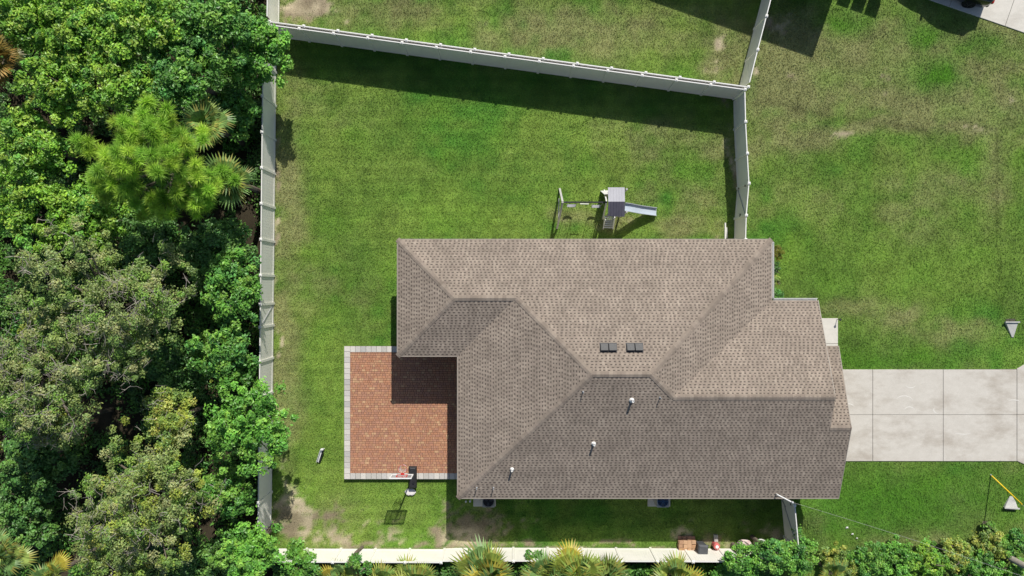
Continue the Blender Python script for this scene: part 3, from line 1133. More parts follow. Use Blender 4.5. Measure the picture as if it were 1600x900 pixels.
def tree(name, label, cat, u, v, Rpx, ztop, pal, leaf=.17, clump=.5, dens=1.0, per=80, seed=1, squash=.62, twigs=0, group=None, foot=(0, 0), stretch=(1, 1)):
    """tapered trunk and limbs, crown of leaf clumps; (u, v) photo centre of the crown, Rpx its photo radius"""
    R = Rpx * (H - ztop) / F
    Rz = min(R * squash, ztop * .48)
    zc = ztop - Rz
    c = W(u, v, zc + Rz * .4)
    x0, y0 = c.x, c.y
    g0 = gzf(x0, y0)
    t = thing(name, label, cat, (x0, y0, g0), 0, group)
    area = 2 * math.pi * R * R
    nc = max(7, int(area / (clump * clump * 1.15) * dens))
    d = sph(nc, -.25)
    rad = np.minimum(lobes(d, seed, .36), 1.18) * rng.uniform(.55, 1.0, nc)
    cc = d * rad[:, None] * np.array((R * stretch[0] - clump * .35, R * stretch[1] - clump * .35, Rz)) + np.array((0, 0, zc))
    ni = nc // 3
    di = sph(ni, -.6)
    ci = di * rng.uniform(.25, .65, ni)[:, None] * np.array((R, R, Rz)) + np.array((0, 0, zc - .1 * Rz))
    cc = np.concatenate([cc, ci])
    cc[:, 2] = np.maximum(cc[:, 2], .25)
    nc = len(cc)
    cr = rng.uniform(.5, 1.25, nc) * clump * .62
    k = per
    dd = sph(nc * k)
    rr = rng.random(nc * k) ** (1 / 2.2)
    ci_ = np.repeat(np.arange(nc), k)
    stray = np.where(rng.random(nc * k) < .12, rng.uniform(1.1, 1.75, nc * k), 1.0)
    P = cc[ci_] + dd * (rr * cr[ci_] * stray)[:, None] * np.array((1, 1, .72))
    N = dd * .7 + np.array((0, 0, .75)) + rng.normal(size=(nc * k, 3)) * .35
    pal = np.array(pal)
    cm = pal[rng.integers(0, len(pal), nc)] * rng.uniform(.78, 1.22, nc)[:, None]
    col = cm[ci_] * rng.uniform(.7, 1.32, nc * k)[:, None] * np.stack([rng.uniform(.88, 1.15, nc * k), np.ones(nc * k), rng.uniform(.85, 1.2, nc * k)], -1)
    L = rng.uniform(.7, 1.3, nc * k) * leaf
    me = leaf_mesh("crown", P, N, L, L * rng.uniform(.5, .7, nc * k), col)
    obj("crown", me, t)
    # trunk with limbs to some of the clumps
    b = MB()
    lean = Vector((random.uniform(-.25, .25), random.uniform(-.25, .25), 0))
    r0 = .05 + R * .05
    fork = Vector((lean.x, lean.y, max(zc - Rz * .45, .25)))
    b.tube([(foot[0], foot[1], -.1), fork * .5 + Vector((foot[0] * .6, foot[1] * .6, 0)) + Vector((random.uniform(-.1, .1), random.uniform(-.1, .1), 0)), fork], [r0 * 1.25, r0, r0 * .85], 8)
    for i in rng.choice(nc, min(nc, 9 + int(R * 5)), replace=False):
        q = Vector(cc[i])
        mid = fork.lerp(q, .5) + Vector((random.uniform(-.2, .2), random.uniform(-.2, .2), random.uniform(0, .3)))
        b.tube([fork, mid, q], [r0 * .5, r0 * .26, r0 * .07], 5)
    b.build("trunk", M['bark'], t)
    if twigs:
        b = MB()
        up = [i for i in range(nc) if cc[i, 2] > zc]
        hot = rng.choice(up, max(1, len(up) // 3), replace=False)
        for j in range(twigs):
            i = random.choice(list(hot))
            p = Vector(cc[i]) + Vector((random.uniform(-.4, .4), random.uniform(-.4, .4), cr[i] * random.uniform(.3, .9)))
            a = random.uniform(0, 6.28)
            d1 = Vector((math.cos(a), math.sin(a), random.uniform(-.1, .6))).normalized()
            ln = random.uniform(.25, .7)
            q1 = p + d1 * ln * .55
            q2 = q1 + (d1 + Vector((random.uniform(-.6, .6), random.uniform(-.6, .6), .1))).normalized() * ln * .5
            b.tube([p, q1, q2], [.013, .010, .005], 3, cap=False)
            d2 = (d1 + Vector((random.uniform(-1, 1), random.uniform(-1, 1), .2))).normalized()
            b.tube([q1, q1 + d2 * ln * .45], [.009, .004], 3, cap=False)
        b.build("bare_twigs", M['twig'], t)["kind"] = "stuff"
    return t


BRIGHT = [(0.19, 0.4, 0.035), (0.255, 0.46, 0.045), (0.14, 0.32, 0.032), (0.31, 0.49, 0.06), (0.165, 0.395, 0.055)]
GREEN = [(0.12, 0.31, 0.042), (0.155, 0.36, 0.05), (0.09, 0.245, 0.038), (0.2, 0.395, 0.058), (0.11, 0.31, 0.065)]
FRESH = [(0.15, 0.385, 0.05), (0.19, 0.435, 0.058), (0.115, 0.315, 0.046), (0.23, 0.46, 0.068)]
DARK = [(0.095, 0.23, 0.046), (0.12, 0.27, 0.052), (0.075, 0.19, 0.042), (0.15, 0.3, 0.058)]
OLIVE = [(0.215, 0.31, 0.078), (0.255, 0.34, 0.09), (0.172, 0.288, 0.066), (0.32, 0.36, 0.135), (0.19, 0.34, 0.056), (0.24, 0.315, 0.1)]
YOLIVE = [(0.33, 0.41, 0.065), (0.25, 0.375, 0.065), (0.41, 0.45, 0.09), (0.205, 0.325, 0.075)]
GW = "trees of the woods beyond the west fence"
T = tree
TREES = [
    ("bright green leafy tree in the top left corner of the woods", 28, 30, 62, 6.0, BRIGHT, 'm'),
    ("bright green leafy tree at the top edge, second from the left corner", 125, 40, 72, 6.4, BRIGHT, 'm'),
    ("bright green leafy tree at the top edge, third from the left corner", 225, 30, 68, 6.8, BRIGHT, 'm'),
    ("mid green leafy tree at the top edge, left of the fence-hugging tree", 325, 40, 72, 6.6, GREEN, 'm'),
    ("leafy tree overhanging the fence corner at the top left of the yard", 398, 78, 58, 4.6, FRESH, 'm'),
    ("yellow green tree up and left of the pine, beside the rusty palm", 95, 130, 74, 5.8, BRIGHT, 'm'),
    ("yellow green tree directly above the pine tree", 195, 125, 62, 6.2, BRIGHT, 'm'),
    ("mid green tree up and right of the pine tree", 290, 115, 66, 6.4, GREEN, 'm'),
    ("dark green tree between the two small palms and the fence", 365, 170, 48, 3.5, GREEN, 'm'),
    ("bright vine-covered bush left of the pine at the left edge", 40, 225, 66, 5.2, BRIGHT, 'm'),
    ("yellow green vine-covered bush below left of the pine, at the left edge", 45, 325, 74, 5.0, BRIGHT, 'm'),
    ("low green bush tucked under the lower left side of the pine", 135, 340, 60, 4.6, BRIGHT, 'm'),
    ("dark shaded bush just below the pine, above the big grey oak", 235, 375, 58, 4.0, DARK, 'm'),
    ("dark green bush below the palm and beside the fence", 335, 385, 62, 4.4, DARK, 'm'),
    ("green leafy tree reaching the fence right of the big grey oak", 358, 450, 62, 5.2, GREEN, 'm'),
    ("green leafy tree by the fence below, right of the dark hollow", 345, 555, 58, 5.0, GREEN, 'm'),
    ("dark bush in the hollow right of the big grey oak", 275, 575, 55, 3.4, DARK, 'm'),
    ("large fresh green tree spreading over the lower west fence", 376, 668, 74, 5.8, FRESH, 'm'),
    ("dark tangled bush at the left edge below the grey oaks", 45, 715, 66, 4.2, DARK, 'm'),
    ("dark low bush near the left edge, beside the lower oak", 30, 800, 60, 3.2, DARK, 'm'),
    ("green bush between the lower oak and the lower west fence", 352, 775, 46, 4.0, GREEN, 'm'),
    ("bright green tree at the bottom edge, left end of the bottom fence", 382, 866, 56, 4.6, FRESH, 'm'),
    ("bushy green shrub over the left end of the bottom fence", 470, 884, 36, 2.2, GREEN, 'm'),
    ("dark green bush at the bottom edge under the lower oak", 310, 880, 45, 3.4, DARK, 'm'),
]
for i, (lab, u, v, r, zt, pal, kind) in enumerate(TREES):
    T("broadleaf_tree" if r > 55 else "leafy_shrub", lab, "tree" if r > 55 else "shrub", u, v, r, zt, pal, leaf=.165, clump=.5, per=74, dens=1.3, seed=i + 3, group=GW, foot=(-1.3, .1) if u > 340 and v < 850 else (0, 0))
T("oak_tree", "large grey green oak with bare twigs on top, at the left edge", "tree", 150, 480, 142, 8.6, OLIVE, leaf=.105, clump=.5, per=125, dens=.95, seed=41, twigs=420, group=GW)
T("oak_tree", "pale olive oak crown at the left edge below the large grey oak", "tree", 50, 590, 105, 8.0, OLIVE, leaf=.105, clump=.5, per=125, dens=.95, seed=42, twigs=300, group=GW)
T("oak_tree", "olive oak crown in the lower left, dark gap on its left", "tree", 212, 785, 122, 7.6, OLIVE + YOLIVE[:2], leaf=.11, clump=.5, per=115, dens=.95, seed=43, twigs=260, group=GW)
T("oak_tree", "small yellow olive oak between the dark hollow and the fresh green tree", "tree", 265, 655, 52, 5.4, YOLIVE, leaf=.115, clump=.46, per=105, dens=.95, seed=44, twigs=40, group=GW)
T("oak_tree", "yellow olive oak crown at the left edge above the dark tangle", "tree", 70, 672, 52, 6.0, YOLIVE + OLIVE, leaf=.11, clump=.48, per=105, dens=.9, seed=45, twigs=60, group=GW)
T("oak_tree", "olive green oak crown cut by the bottom edge at the lower left", "tree", 170, 885, 75, 6.0, YOLIVE + OLIVE, leaf=.11, clump=.48, per=105, dens=.9, seed=46, twigs=40, group=GW)


def undergrowth():
    n = 150000
    x = np.concatenate([rng.uniform(-30.5, -12.8, n), rng.uniform(-13, 15, n // 4)])
    y = np.concatenate([rng.uniform(-17.5, 17.5, n), rng.uniform(-17.6, -14.9, n // 4)])
    u, v = x * F / H + 800.0, 450.0 - y * F / H
    m = VN(51, 1.3)
    m3 = VN(52, .6)
    hgt = .15 + 1.5 * np.clip(m(x, y) - .25, 0, 1) + .7 * m3(x, y)
    ok = ((u < westx(v) - 12) | ((v > 874) & (u < 1210))) & (m3(x + 7, y) + .35 * m(x, y) > .44)
    hol = np.zeros(len(u))
    for (hu, hv, hr, hs) in ((165, 640, 55, 38), (295, 600, 45, 32), (30, 770, 50, 60), (300, 345, 60, 30), (395, 360, 14, 120), (330, 820, 22, 40), (120, 740, 40, 26)):
        hol = np.maximum(hol, np.exp(-((u - hu) / hr) ** 2 - ((v - hv) / hs) ** 2))
    ok &= rng.random(len(u)) > hol * 1.1
    x, y, hgt = x[ok], y[ok], hgt[ok]
    k = len(x)
    z = hgt * rng.uniform(.45, 1.0, k)
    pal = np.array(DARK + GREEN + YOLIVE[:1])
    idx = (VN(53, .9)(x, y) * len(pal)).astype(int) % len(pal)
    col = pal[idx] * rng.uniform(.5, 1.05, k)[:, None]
    N = rng.normal(size=(k, 3)) * .5 + np.array((0, 0, 1))
    L = rng.uniform(.11, .24, k)
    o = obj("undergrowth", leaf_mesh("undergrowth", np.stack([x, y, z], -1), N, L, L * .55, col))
    tag(o, "dark green undergrowth covering the floor of the woods", "undergrowth", kind="stuff")


undergrowth()


def pine():
    ztop = 9.5
    c = W(235, 258, 7.0)
    t = thing("pine_tree", "light green feathery pine tree standing among darker trees", "tree", (c.x, c.y, 0))
    b = MB()
    b.tube([(0, 0, -.1), (.1, .05, 4), (.05, .15, ztop - .6)], [.2, .15, .04], 9)
    V, C = [], []
    tips = []
    # boughs aim at the puffs seen from above
    spots = [(238, 178, 8.8), (215, 195, 8.2), (262, 192, 8.2), (185, 228, 8), (160, 250, 7.4), (178, 270, 7.6), (205, 245, 8.6), (200, 285, 7.6), (222, 300, 7.0), (250, 255, 9.2),
             (272, 240, 8.4), (290, 262, 8.0), (262, 285, 8.0), (310, 285, 7.4), (330, 300, 6.8), (290, 305, 7.0), (255, 318, 6.6), (228, 325, 6.2), (150, 285, 6.6), (175, 310, 6.2),
             (345, 275, 6.2), (300, 220, 7.2), (235, 220, 9.4), (140, 230, 6.6), (195, 210, 7.6), (320, 325, 5.8)]
    for (u, v, z) in spots:
        p = W(u, v, z) - Vector((c.x, c.y, 0))
        root = Vector((.08, .1, max(z - 1.6, 3)))
        mid = root.lerp(p, .6) + Vector((0, 0, -.15))
        b.tube([root, mid, p], [.05, .035, .012], 5)
        for k in range(6):
            q = p + Vector((random.uniform(-.55, .55), random.uniform(-.55, .55), random.uniform(-.35, .3)))
            b.tube([mid.lerp(p, .6), q], [.018, .006], 4)
            tips.append(q)
    b.build("trunk", M['bark'], t)
    tips = np.array([tuple(q) for q in tips])
    k = 230
    n = len(tips) * k
    d = sph(n, -.25)
    L = rng.uniform(.26, .48, n)
    base = np.repeat(tips, k, axis=0) + d * .03 + rng.normal(size=(n, 3)) * .05
    tip = base + d * L[:, None] - np.array((0, 0, 1)) * (L * .12)[:, None]
    s = np.cross(d, rng.normal(size=(n, 3)) * .45 + np.array((0, 0, 1.0)))
    s /= np.linalg.norm(s, axis=1, keepdims=True)
    V = np.stack([base - s * .017, base + s * .017, tip], 1).reshape(-1, 3)
    pal = np.array([(0.36, 0.58, 0.06), (0.29, 0.53, 0.055), (0.43, 0.62, 0.075), (0.25, 0.47, 0.055)])
    cm = np.repeat(pal[rng.integers(0, 4, len(tips))] * rng.uniform(.8, 1.2, len(tips))[:, None], k, axis=0) * rng.uniform(.75, 1.3, n)[:, None]
    me = bpy.data.meshes.new("crown")
    fill_mesh(me, V, np.arange(n * 3).reshape(-1, 3), np.repeat(cm, 3, axis=0))
    me.materials.append(M['needle'])
    obj("crown", me, t)


pine()


# fan palms: every frond a part
def frond_mesh(i, pal, droop):
    g = np.random.default_rng(100 + i)
    V, Fc, C = [], [], []

    def tri(pts, col):
        o = len(V)
        V.extend(pts)
        Fc.append((o, o + 1, o + 2))
        C.extend([col] * 3)
    base_c = np.array(pal[i % len(pal)])
    pl = .55
    tri([(0, -.014, 0), (0, .014, 0), (pl, 0, .06)], base_c * .9)
    nl = 22
    for k in range(nl):
        a = (k / (nl - 1) - .5) * math.radians(250)
        L = .62 * (1 - .25 * abs(k / (nl - 1) - .5) * 2) * g.uniform(.88, 1.08)
        dx, dy = math.cos(a), math.sin(a)
        sx, sy = -dy, dx
        w = .036
        m = (pl + dx * L * .55, dy * L * .55, .06 + .05 - droop * .08)
        e = (pl + dx * L + g.normal() * .02, dy * L + g.normal() * .02, .06 - droop * L * .55)
        col = base_c * g.uniform(.75, 1.3)
        z = .06
        tri([(pl, 0, z), (m[0] - sx * w, m[1] - sy * w, m[2]), (m[0] + sx * w, m[1] + sy * w, m[2] - .012)], col)
        tipc = col * 1.08 if g.random() > .3 else col * .6 + np.array((0.17, 0.11, 0.02))
        tri([(m[0] - sx * w, m[1] - sy * w, m[2]), e, (m[0] + sx * w, m[1] + sy * w, m[2] - .012)], tipc)
    me = bpy.data.meshes.new("frond")
    fill_mesh(me, np.array(V), np.array(Fc), np.array(C))
    me.materials.append(M['leaf'])
    return me


PAL_YG = [(0.26, 0.34, 0.065), (0.19, 0.31, 0.07), (0.32, 0.37, 0.07), (0.15, 0.27, 0.07), (0.29, 0.36, 0.06), (0.42, 0.36, 0.05), (0.17, 0.29, 0.085), (0.23, 0.32, 0.065)]
PAL_GR = [(0.16, 0.28, 0.075), (0.13, 0.24, 0.065), (0.21, 0.33, 0.085), (0.27, 0.36, 0.085)]
PAL_OR = [(0.34, 0.20, 0.045), (0.27, 0.19, 0.045), (0.20, 0.19, 0.05), (0.36, 0.22, 0.06)]
FR = {n: [frond_mesh(10 * j + i, p, .35 + .15 * (i % 4)) for i in range(8)] for j, (n, p) in enumerate((('yg', PAL_YG), ('gr', PAL_GR), ('or', PAL_OR)))}


def palm(label, u, v, z, kind, nf=20, s=1.0, group="fan palms and palmettos", up=3):
    c = W(u, v, z)
    t = thing("palmetto", label, "palm", (c.x, c.y, 0), 0, group)
    b = MB()
    b.tube([(0, 0, -.1), (.04, .02, z * .5), (0, 0, z)], [.14 * s, .11 * s, .12 * s], 9)
    b.build("trunk", M['bark'], t)
    for i in range(nf):
        a = i * 2.399 + random.uniform(-.25, .25)
        el = math.radians(random.choice((10, 25, 38, 52, 68)) + random.uniform(-8, 8)) if i >= up else math.radians(random.uniform(62, 84))
        o = obj("frond", random.choice(FR[kind]), t, (0, 0, z - .05))
        o.rotation_euler = (random.uniform(-.3, .3), -el, a)
        q = s * random.uniform(.65, 1.2)
        o.scale = (q, q, q)


palm("rusty orange fan palm at the left edge near the top", 2, 95, 5.0, 'or', 24, 1.35)
palm("dark green fan palm up and right of the pine", 325, 195, 4.6, 'gr', 20, 1.15)
palm("grey green fan palm beside the west fence, right of the pine", 368, 285, 4.4, 'gr', 24, 1.35)
palm("dark fan palm at the left edge near the bottom", 12, 862, 3.4, 'gr', 18, 1.2)
palm("yellow green fan palm at the bottom edge under the lower oak", 85, 899, 4.0, "yg", 16, 1.0)
palm("small palmetto at the bottom edge, first from the left along the bottom fence", 532, 902, 1.2, "yg", 20, 1.15)
palm("palmetto at the bottom edge with pale spread leaves, second along the bottom fence", 603, 912, 1.5, "yg", 20, 1.2)
palm("palmetto with brown tipped leaves, third along the bottom fence", 652, 905, 1.6, "yg", 24, 1.4)
palm("tall golden palmetto overlapping the bottom fence, left of centre", 765, 895, 1.70, "yg", 33, 1.74, up=7)
palm("grey green palmetto at the bottom edge, left of two in the middle", 862, 899, 1.60, "gr", 27, 1.46)
palm("golden tipped palmetto overlapping the fence, in the middle of the bottom edge", 900, 893, 1.80, "yg", 29, 1.62, up=7)
palm("grey green palmetto at the bottom edge, right of the golden tipped one", 945, 896, 1.60, "gr", 27, 1.57)
palm("yellow green palmetto below the stacked pavers at the bottom edge", 1050, 905, 1.4, "yg", 24, 1.35)
palm("pale palmetto among shrubs at the bottom edge, right of the side gate", 1298, 897, 1.4, 'yg', 16, 1.0)

SH = "shrubs along the bottom edge"
T("leafy_shrub", "slender green sapling in front of the bottom fence near its left end", "shrub", 552, 880, 14, 2.4, GREEN, leaf=.14, clump=.3, per=60, seed=61, group=SH)
T("leafy_shrub", "small green sapling between the first and second palmetto", "shrub", 575, 888, 13, 2.2, GREEN, leaf=.14, clump=.3, per=60, seed=62, group=SH)
T("leafy_shrub", "low dark green bush between the third and the golden palmetto", "shrub", 705, 897, 22, 1.6, DARK, leaf=.15, clump=.4, per=60, seed=63, group=SH)
T("leafy_shrub", "dark green shrub between the golden and the grey palmetto", "shrub", 835, 890, 24, 2.0, GREEN, leaf=.14, clump=.36, per=64, seed=64, group=SH)
T("leafy_shrub", "low dark shrub right of the last grey palmetto at the bottom edge", "shrub", 1000, 900, 24, 1.2, DARK, leaf=.15, clump=.4, per=60, seed=65, group=SH)
T("leafy_shrub", "bright green shrub covering the right end of the bottom fence", "shrub", 1172, 882, 34, 3.0, FRESH, leaf=.15, clump=.4, per=75, seed=66, group=SH)
T("leafy_shrub", "tall green shrub just left of the side gate", "shrub", 1207, 872, 32, 3.2, GREEN, leaf=.14, clump=.4, per=75, seed=67, group=SH)
T("leafy_shrub", "dense green shrub just right of the side gate", "shrub", 1248, 875, 42, 2.6, GREEN, leaf=.13, clump=.4, per=75, seed=68, group=SH)
T("leafy_shrub", "small bright bush at the bottom edge below the stacked pavers' right", "shrub", 1135, 897, 26, 2.0, FRESH, leaf=.15, clump=.4, per=70, seed=69, group=SH)
for i, (u, v, r, z, pal, lab) in enumerate((
        (1315, 885, 36, 1.3, YOLIVE, "brownish green low shrub right of the pale palmetto"),
        (1362, 880, 38, 1.4, GREEN, "green low shrub at the bottom edge, below the roof's right corner"),
        (1408, 880, 38, 1.3, FRESH, "bright low shrub where the overhead cable crosses the hedge"),
        (1455, 885, 36, 1.2, BRIGHT, "yellow green low shrub left of the brown weedy shrub"),
        (1500, 868, 32, .9, YOLIVE, "brown weedy low shrub left of the utility pole"),
        (1545, 852, 30, 1.0, YOLIVE, "weedy olive shrub just above the utility pole's foot"),
        (1530, 893, 36, 1.3, GREEN, "green low shrub below the utility pole's foot"),
        (1590, 850, 28, 1.0, GREEN, "green low shrub at the right edge above the utility pole"),
        (1548, 824, 9, .7, GREEN, "tiny lone sprout on the lawn above the weedy shrubs"),
        (1585, 905, 34, 1.4, FRESH, "green low shrub in the bottom right corner"))):
    T("leafy_shrub", lab, "shrub", u, v, r, z, pal, leaf=.12, clump=.34, per=70, seed=80 + i, squash=.8, group=SH)
for i, (u, v, r, z, pal, lab) in enumerate((
        (1213, 395, 13, 1.1, [(0.20, 0.20, 0.015), (0.16, 0.17, 0.015)], "clipped yellow green bush at the house's top right corner"),
        (1210, 418, 11, .8, DARK, "dark low shrub in the bed right of the roof, second from top"),
        (1210, 438, 11, .8, YOLIVE, "brownish low shrub in the bed right of the roof, third from top"),
        (1212, 460, 13, .9, GREEN, "green low shrub in the bed where the roof steps out"))):
    T("leafy_shrub", lab, "shrub", u, v, r, z, pal, leaf=.06 if i == 0 else .09, clump=.2, per=70, seed=120 + i, squash=.9, group="bed shrubs beside the house")


# ------------------------------------------------------------------ playset
def playset():
    o = W(950, 320)
    t = thing("swing_set", "grey backyard playset with swings, roofed tower and pale blue slide", "playset", (o.x, o.y, 0))

    def L(u, v, z):
        return W(u, v, z) - Vector((o.x, o.y, 0))

    def part(b, name, m, parent=None, **k):
        return b.build(name, m, parent or t, **k)
    zb = 2.0
    A = L(879, 316, zb)
    B = L(949, 316, zb)
    part(MB().beam(A, B, .07, .09), "swing_beam", M['blackmetal'])
    for (u, v) in ((874.5, 295), (870.5, 357)):
        part(MB().beam(L(u, v, 0), A + Vector((0, 0, .05)), .10, .08), "a_frame_leg", M['playwood'])
    for (u, v) in ((944, 297), (942, 342)):
        part(MB().beam(L(u, v, 0), B + Vector((-.05, 0, .03)), .07, .07), "a_frame_leg", M['playwhite'])
    part(MB().beam(L(873.6, 310, .9), L(872.5, 341, .9), .05, .08), "cross_brace", M['playwood'])
    for (u, v) in ((892.5, 321.5), (931, 322.5)):
        z = .55
        c = L(u, v, z)
        seat = MB()
        pts = [c + Vector((x, 0, .5 * x * x * 3)) for x in (-.24, -.16, -.08, 0, .08, .16, .24)]
        for p, q in zip(pts[:-1], pts[1:]):
            seat.beam(p, q, .15, .02)
        so = part(seat, "swing_seat", M['tarplight'])
        for s in (-1, 1):
            p = c + Vector((s * .24, 0, .09))
            top = Vector((p.x, A.y, zb - .04))
            part(MB().tube([p, top], .012, 5), "swing_chain", M['greymetal'], so)
    z = 1.45
    a, b_ = L(906, 318.5, z), L(920, 318.8, z)
    tb = part(MB().tube([a, b_], .022, 8), "trapeze_bar", M['white'])
    for p in (a, b_):
        part(MB().tube([p, Vector((p.x, A.y, zb - .04))], .01, 5), "swing_rope", M['white'], tb)
    # tower
    x0, x1 = L(951, 0, 1.4).x, L(975, 0, 1.4).x
    yA, yB_ = L(0, 299, 1.4).y, L(0, 336, 1.4).y
    for x in (x0 + .05, x1 - .05):
        for y in (yA - .05, yB_ + .05):
            part(MB().box((x, y, 1.3), (.09, .09, 2.6)), "tower_post", M['playwood'])
    dk = part(MB().box(((x0 + x1) / 2, (yA + yB_) / 2, 1.36), (x1 - x0 - .02, yA - yB_ - .02, .05)), "deck", M['playwood'])
    for y in (yA,):
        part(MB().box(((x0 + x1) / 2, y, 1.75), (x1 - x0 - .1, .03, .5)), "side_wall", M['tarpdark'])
    part(MB().box((x0 - .02, (yA + yB_) / 2 + .25, 1.7), (.03, .5, .5)), "side_wall", M['playwhite'])
    # roof, two slopes
    zr, ze = 3.0, 2.62
    r0, r1 = L(950.5, 315, zr), L(976.5, 315, zr)
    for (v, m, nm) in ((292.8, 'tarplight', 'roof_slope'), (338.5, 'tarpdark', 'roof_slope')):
        e0, e1 = L(950, v, ze), L(976, v, ze)
        n = 5
        b = MB()
        th = Vector((0, 0, -.03))
        b.rings([[r0, r1, r1 + th, r0 + th], [e0, e1, e1 + th, e0 + th]])
        rs = part(b, nm, M[m])
        for k in range(1, 6):
            f = k / 6
            part(MB().beam(r0.lerp(r1, f) + Vector((0, 0, .006)), e0.lerp(e1, f) + Vector((0, 0, .006)), .018, .014), "roof_seam", M[m], rs)
    # slide
    s0, s1 = L(976.5, 323.5, 1.4), L(1025.5, 331, .12)
    path = [s0, s0.lerp(s1, .12) + Vector((0, 0, .04)), s0.lerp(s1, .5) + Vector((0, 0, -.12)), s0.lerp(s1, .85) + Vector((0, 0, -.05)), s1]
    side = (s1 - s0).cross(Vector((0, 0, 1))).normalized()
    b = MB()
    hw_ = .19
    b.rings([[p - side * hw_, p + side * hw_, p + side * hw_ - Vector((0, 0, .03)), p - side * hw_ - Vector((0, 0, .03))] for p in path])
    sl = part(b, "slide", M['slide'])
    for k in (-1, 1):
        b = MB()
        b.rings([[p + side * k * (hw_ + .002) + Vector((0, 0, -.03)), p + side * k * (hw_ + .04) + Vector((0, 0, -.03)), p + side * k * (hw_ + .04) + Vector((0, 0, .14)), p + side * k * (hw_ + .002) + Vector((0, 0, .14))] for p in path])
        part(b, "slide_rail", M['slide' if k > 0 else 'slideedge'], sl)
    # ladder
    lt, rt, lb, rb = L(945.5, 338.5, 1.36), L(960.5, 339, 1.36), L(942.5, 357.5, .0), L(957.5, 358, .0)
    for p, q in ((lt, lb), (rt, rb)):
        part(MB().beam(p, q, .05, .07), "ladder_rail", M['white'])
    for k in range(6):
        f = (k + .6) / 6.3
        part(MB().beam(lt.lerp(lb, f), rt.lerp(rb, f), .055, .03), "ladder_rung", M['white'])
    # climbing panel on the north west side
    p0, p1 = L(945, 298, 0.0), L(951, 303, 1.35)
    part(MB().beam(p0, p1, .5, .03), "climbing_wall", M['playwhite'])


playset()


# ------------------------------------------------------------------ basketball hoop
def hoop():
    o = W(645, 745)
    t = thing("basketball_hoop", "portable basketball hoop with black base on the patio's lower edge", "basketball hoop", (o.x, o.y, 0))

    def L(u, v, z):
        return W(u, v, z) - Vector((o.x, o.y, 0))
    b = MB()
    zb = .27
    x0, x1 = L(638.5, 0, .4).x, L(651, 0, .4).x
    y1, y0 = L(0, 729, .4).y, L(0, 763, .4).y

    def rect(i, z, ):
        return [(x0 + i, y0 + i, z), (x1 - i, y0 + i, z), (x1 - i, y1 - i, z), (x0 + i, y1 - i, z)]
    b.rings([rect(0, zb), rect(-.01, zb + .07), rect(.06, zb + .2), rect(.1, zb + .22)])
    base = b.build("base", M['blackmetal'], t, bevel=.02)
    MB().box(((x0 + x1) / 2 + .06, (y0 + y1) / 2 - .25, zb + .24), (.12, .16, .05)).build("fill_cap", M['blackpl'], base)
    zbm = 2.75
    m = L(636, 741, .5)
    foot = Vector(((x0 + x1) / 2 - .04, (y0 + y1) / 2 + .15, zb + .2))
    bc = L(627.5, 744.5, 2.95)
    back = bc + Vector((0.0, -.22, -.2))
    MB().tube([foot, foot.lerp(back, .92) + Vector((0, 0, .05))], .045, 10).build("pole", M['blackmetal'], t, smooth=True)
    MB().beam(foot.lerp(back, .80), bc + Vector((.0, -.06, .15)), .05, .05).beam(foot.lerp(back, .9), bc + Vector((0, -.05, -.2)), .05, .05).build("bracket", M['blackmetal'], t)
    w, h = 1.12, .74
    bb = MB().box(bc, (w - .06, .012, h - .06)).build("backboard", M['clear'], t)
    f = MB()
    for s in (-1, 1):
        f.box(bc + Vector((0, 0, s * (h / 2 - .025))), (w, .05, .05))
        f.box(bc + Vector((s * (w / 2 - .025), 0, 0)), (.05, .05, h - .102))
    f.build("backboard_frame", M['white'], bb)
    f = MB()
    q = bc + Vector((0, .012, -.08))
    for s in (-1, 1):
        f.box(q + Vector((0, 0, s * .2)), (.56, .02, .045))
        f.box(q + Vector((s * .26, 0, 0)), (.045, .02, .352))
    f.build("shooting_square", M['red'], bb)
    rc = bc + Vector((0, .30, -.27))
    ring = [rc + Vector((math.cos(a) * .225, math.sin(a) * .225, 0)) for a in np.linspace(0, 2 * math.pi, 25)]
    r = MB().tube(ring, .011, 6, cap=False)
    r.box(rc + Vector((0, -.25, -.03)), (.16, .10, .06)).build("rim", M['red'], t)
    n = MB()
    for k in range(12):
        for s in (-1, 1):
            pts = []
            for j in range(5):
                a = 2 * math.pi * (k + s * j * .5) / 12
                rr = .225 - .022 * j
                pts.append(rc + Vector((math.cos(a) * rr, math.sin(a) * rr, -.1 * j)))
            n.tube(pts, .006, 3, cap=False)
    n.build("net", M['net'], t)
    # sandbag on the back of the base
    s = MB()
    c = L(640.5, 770, .25)
    rings = []
    for k in range(7):
        f_ = -1 + k / 3
        sc = max(.12, 1 - abs(f_) ** 6) * (1 - .12 * (k % 2))
        rings.append([c + Vector((f_ * .31, math.copysign(abs(math.cos(a)) ** .5, math.cos(a)) * .20 * sc, math.copysign(abs(math.sin(a)) ** .6, math.sin(a)) * .075 * sc)) for a in np.linspace(0, 2 * math.pi, 13)[:-1]])
    s.rings(rings)
    so = s.build("sandbag", M['sand'], None, smooth=False)
    so.location = (o.x, o.y, -.17)
    tag(so, "white sandbag on the grass against the hoop's black base", "sandbag")
    # ball resting by the base
    bx = W(630, 734, .38)
    # (no ball: the dark dot in the net is only its opening)


hoop()


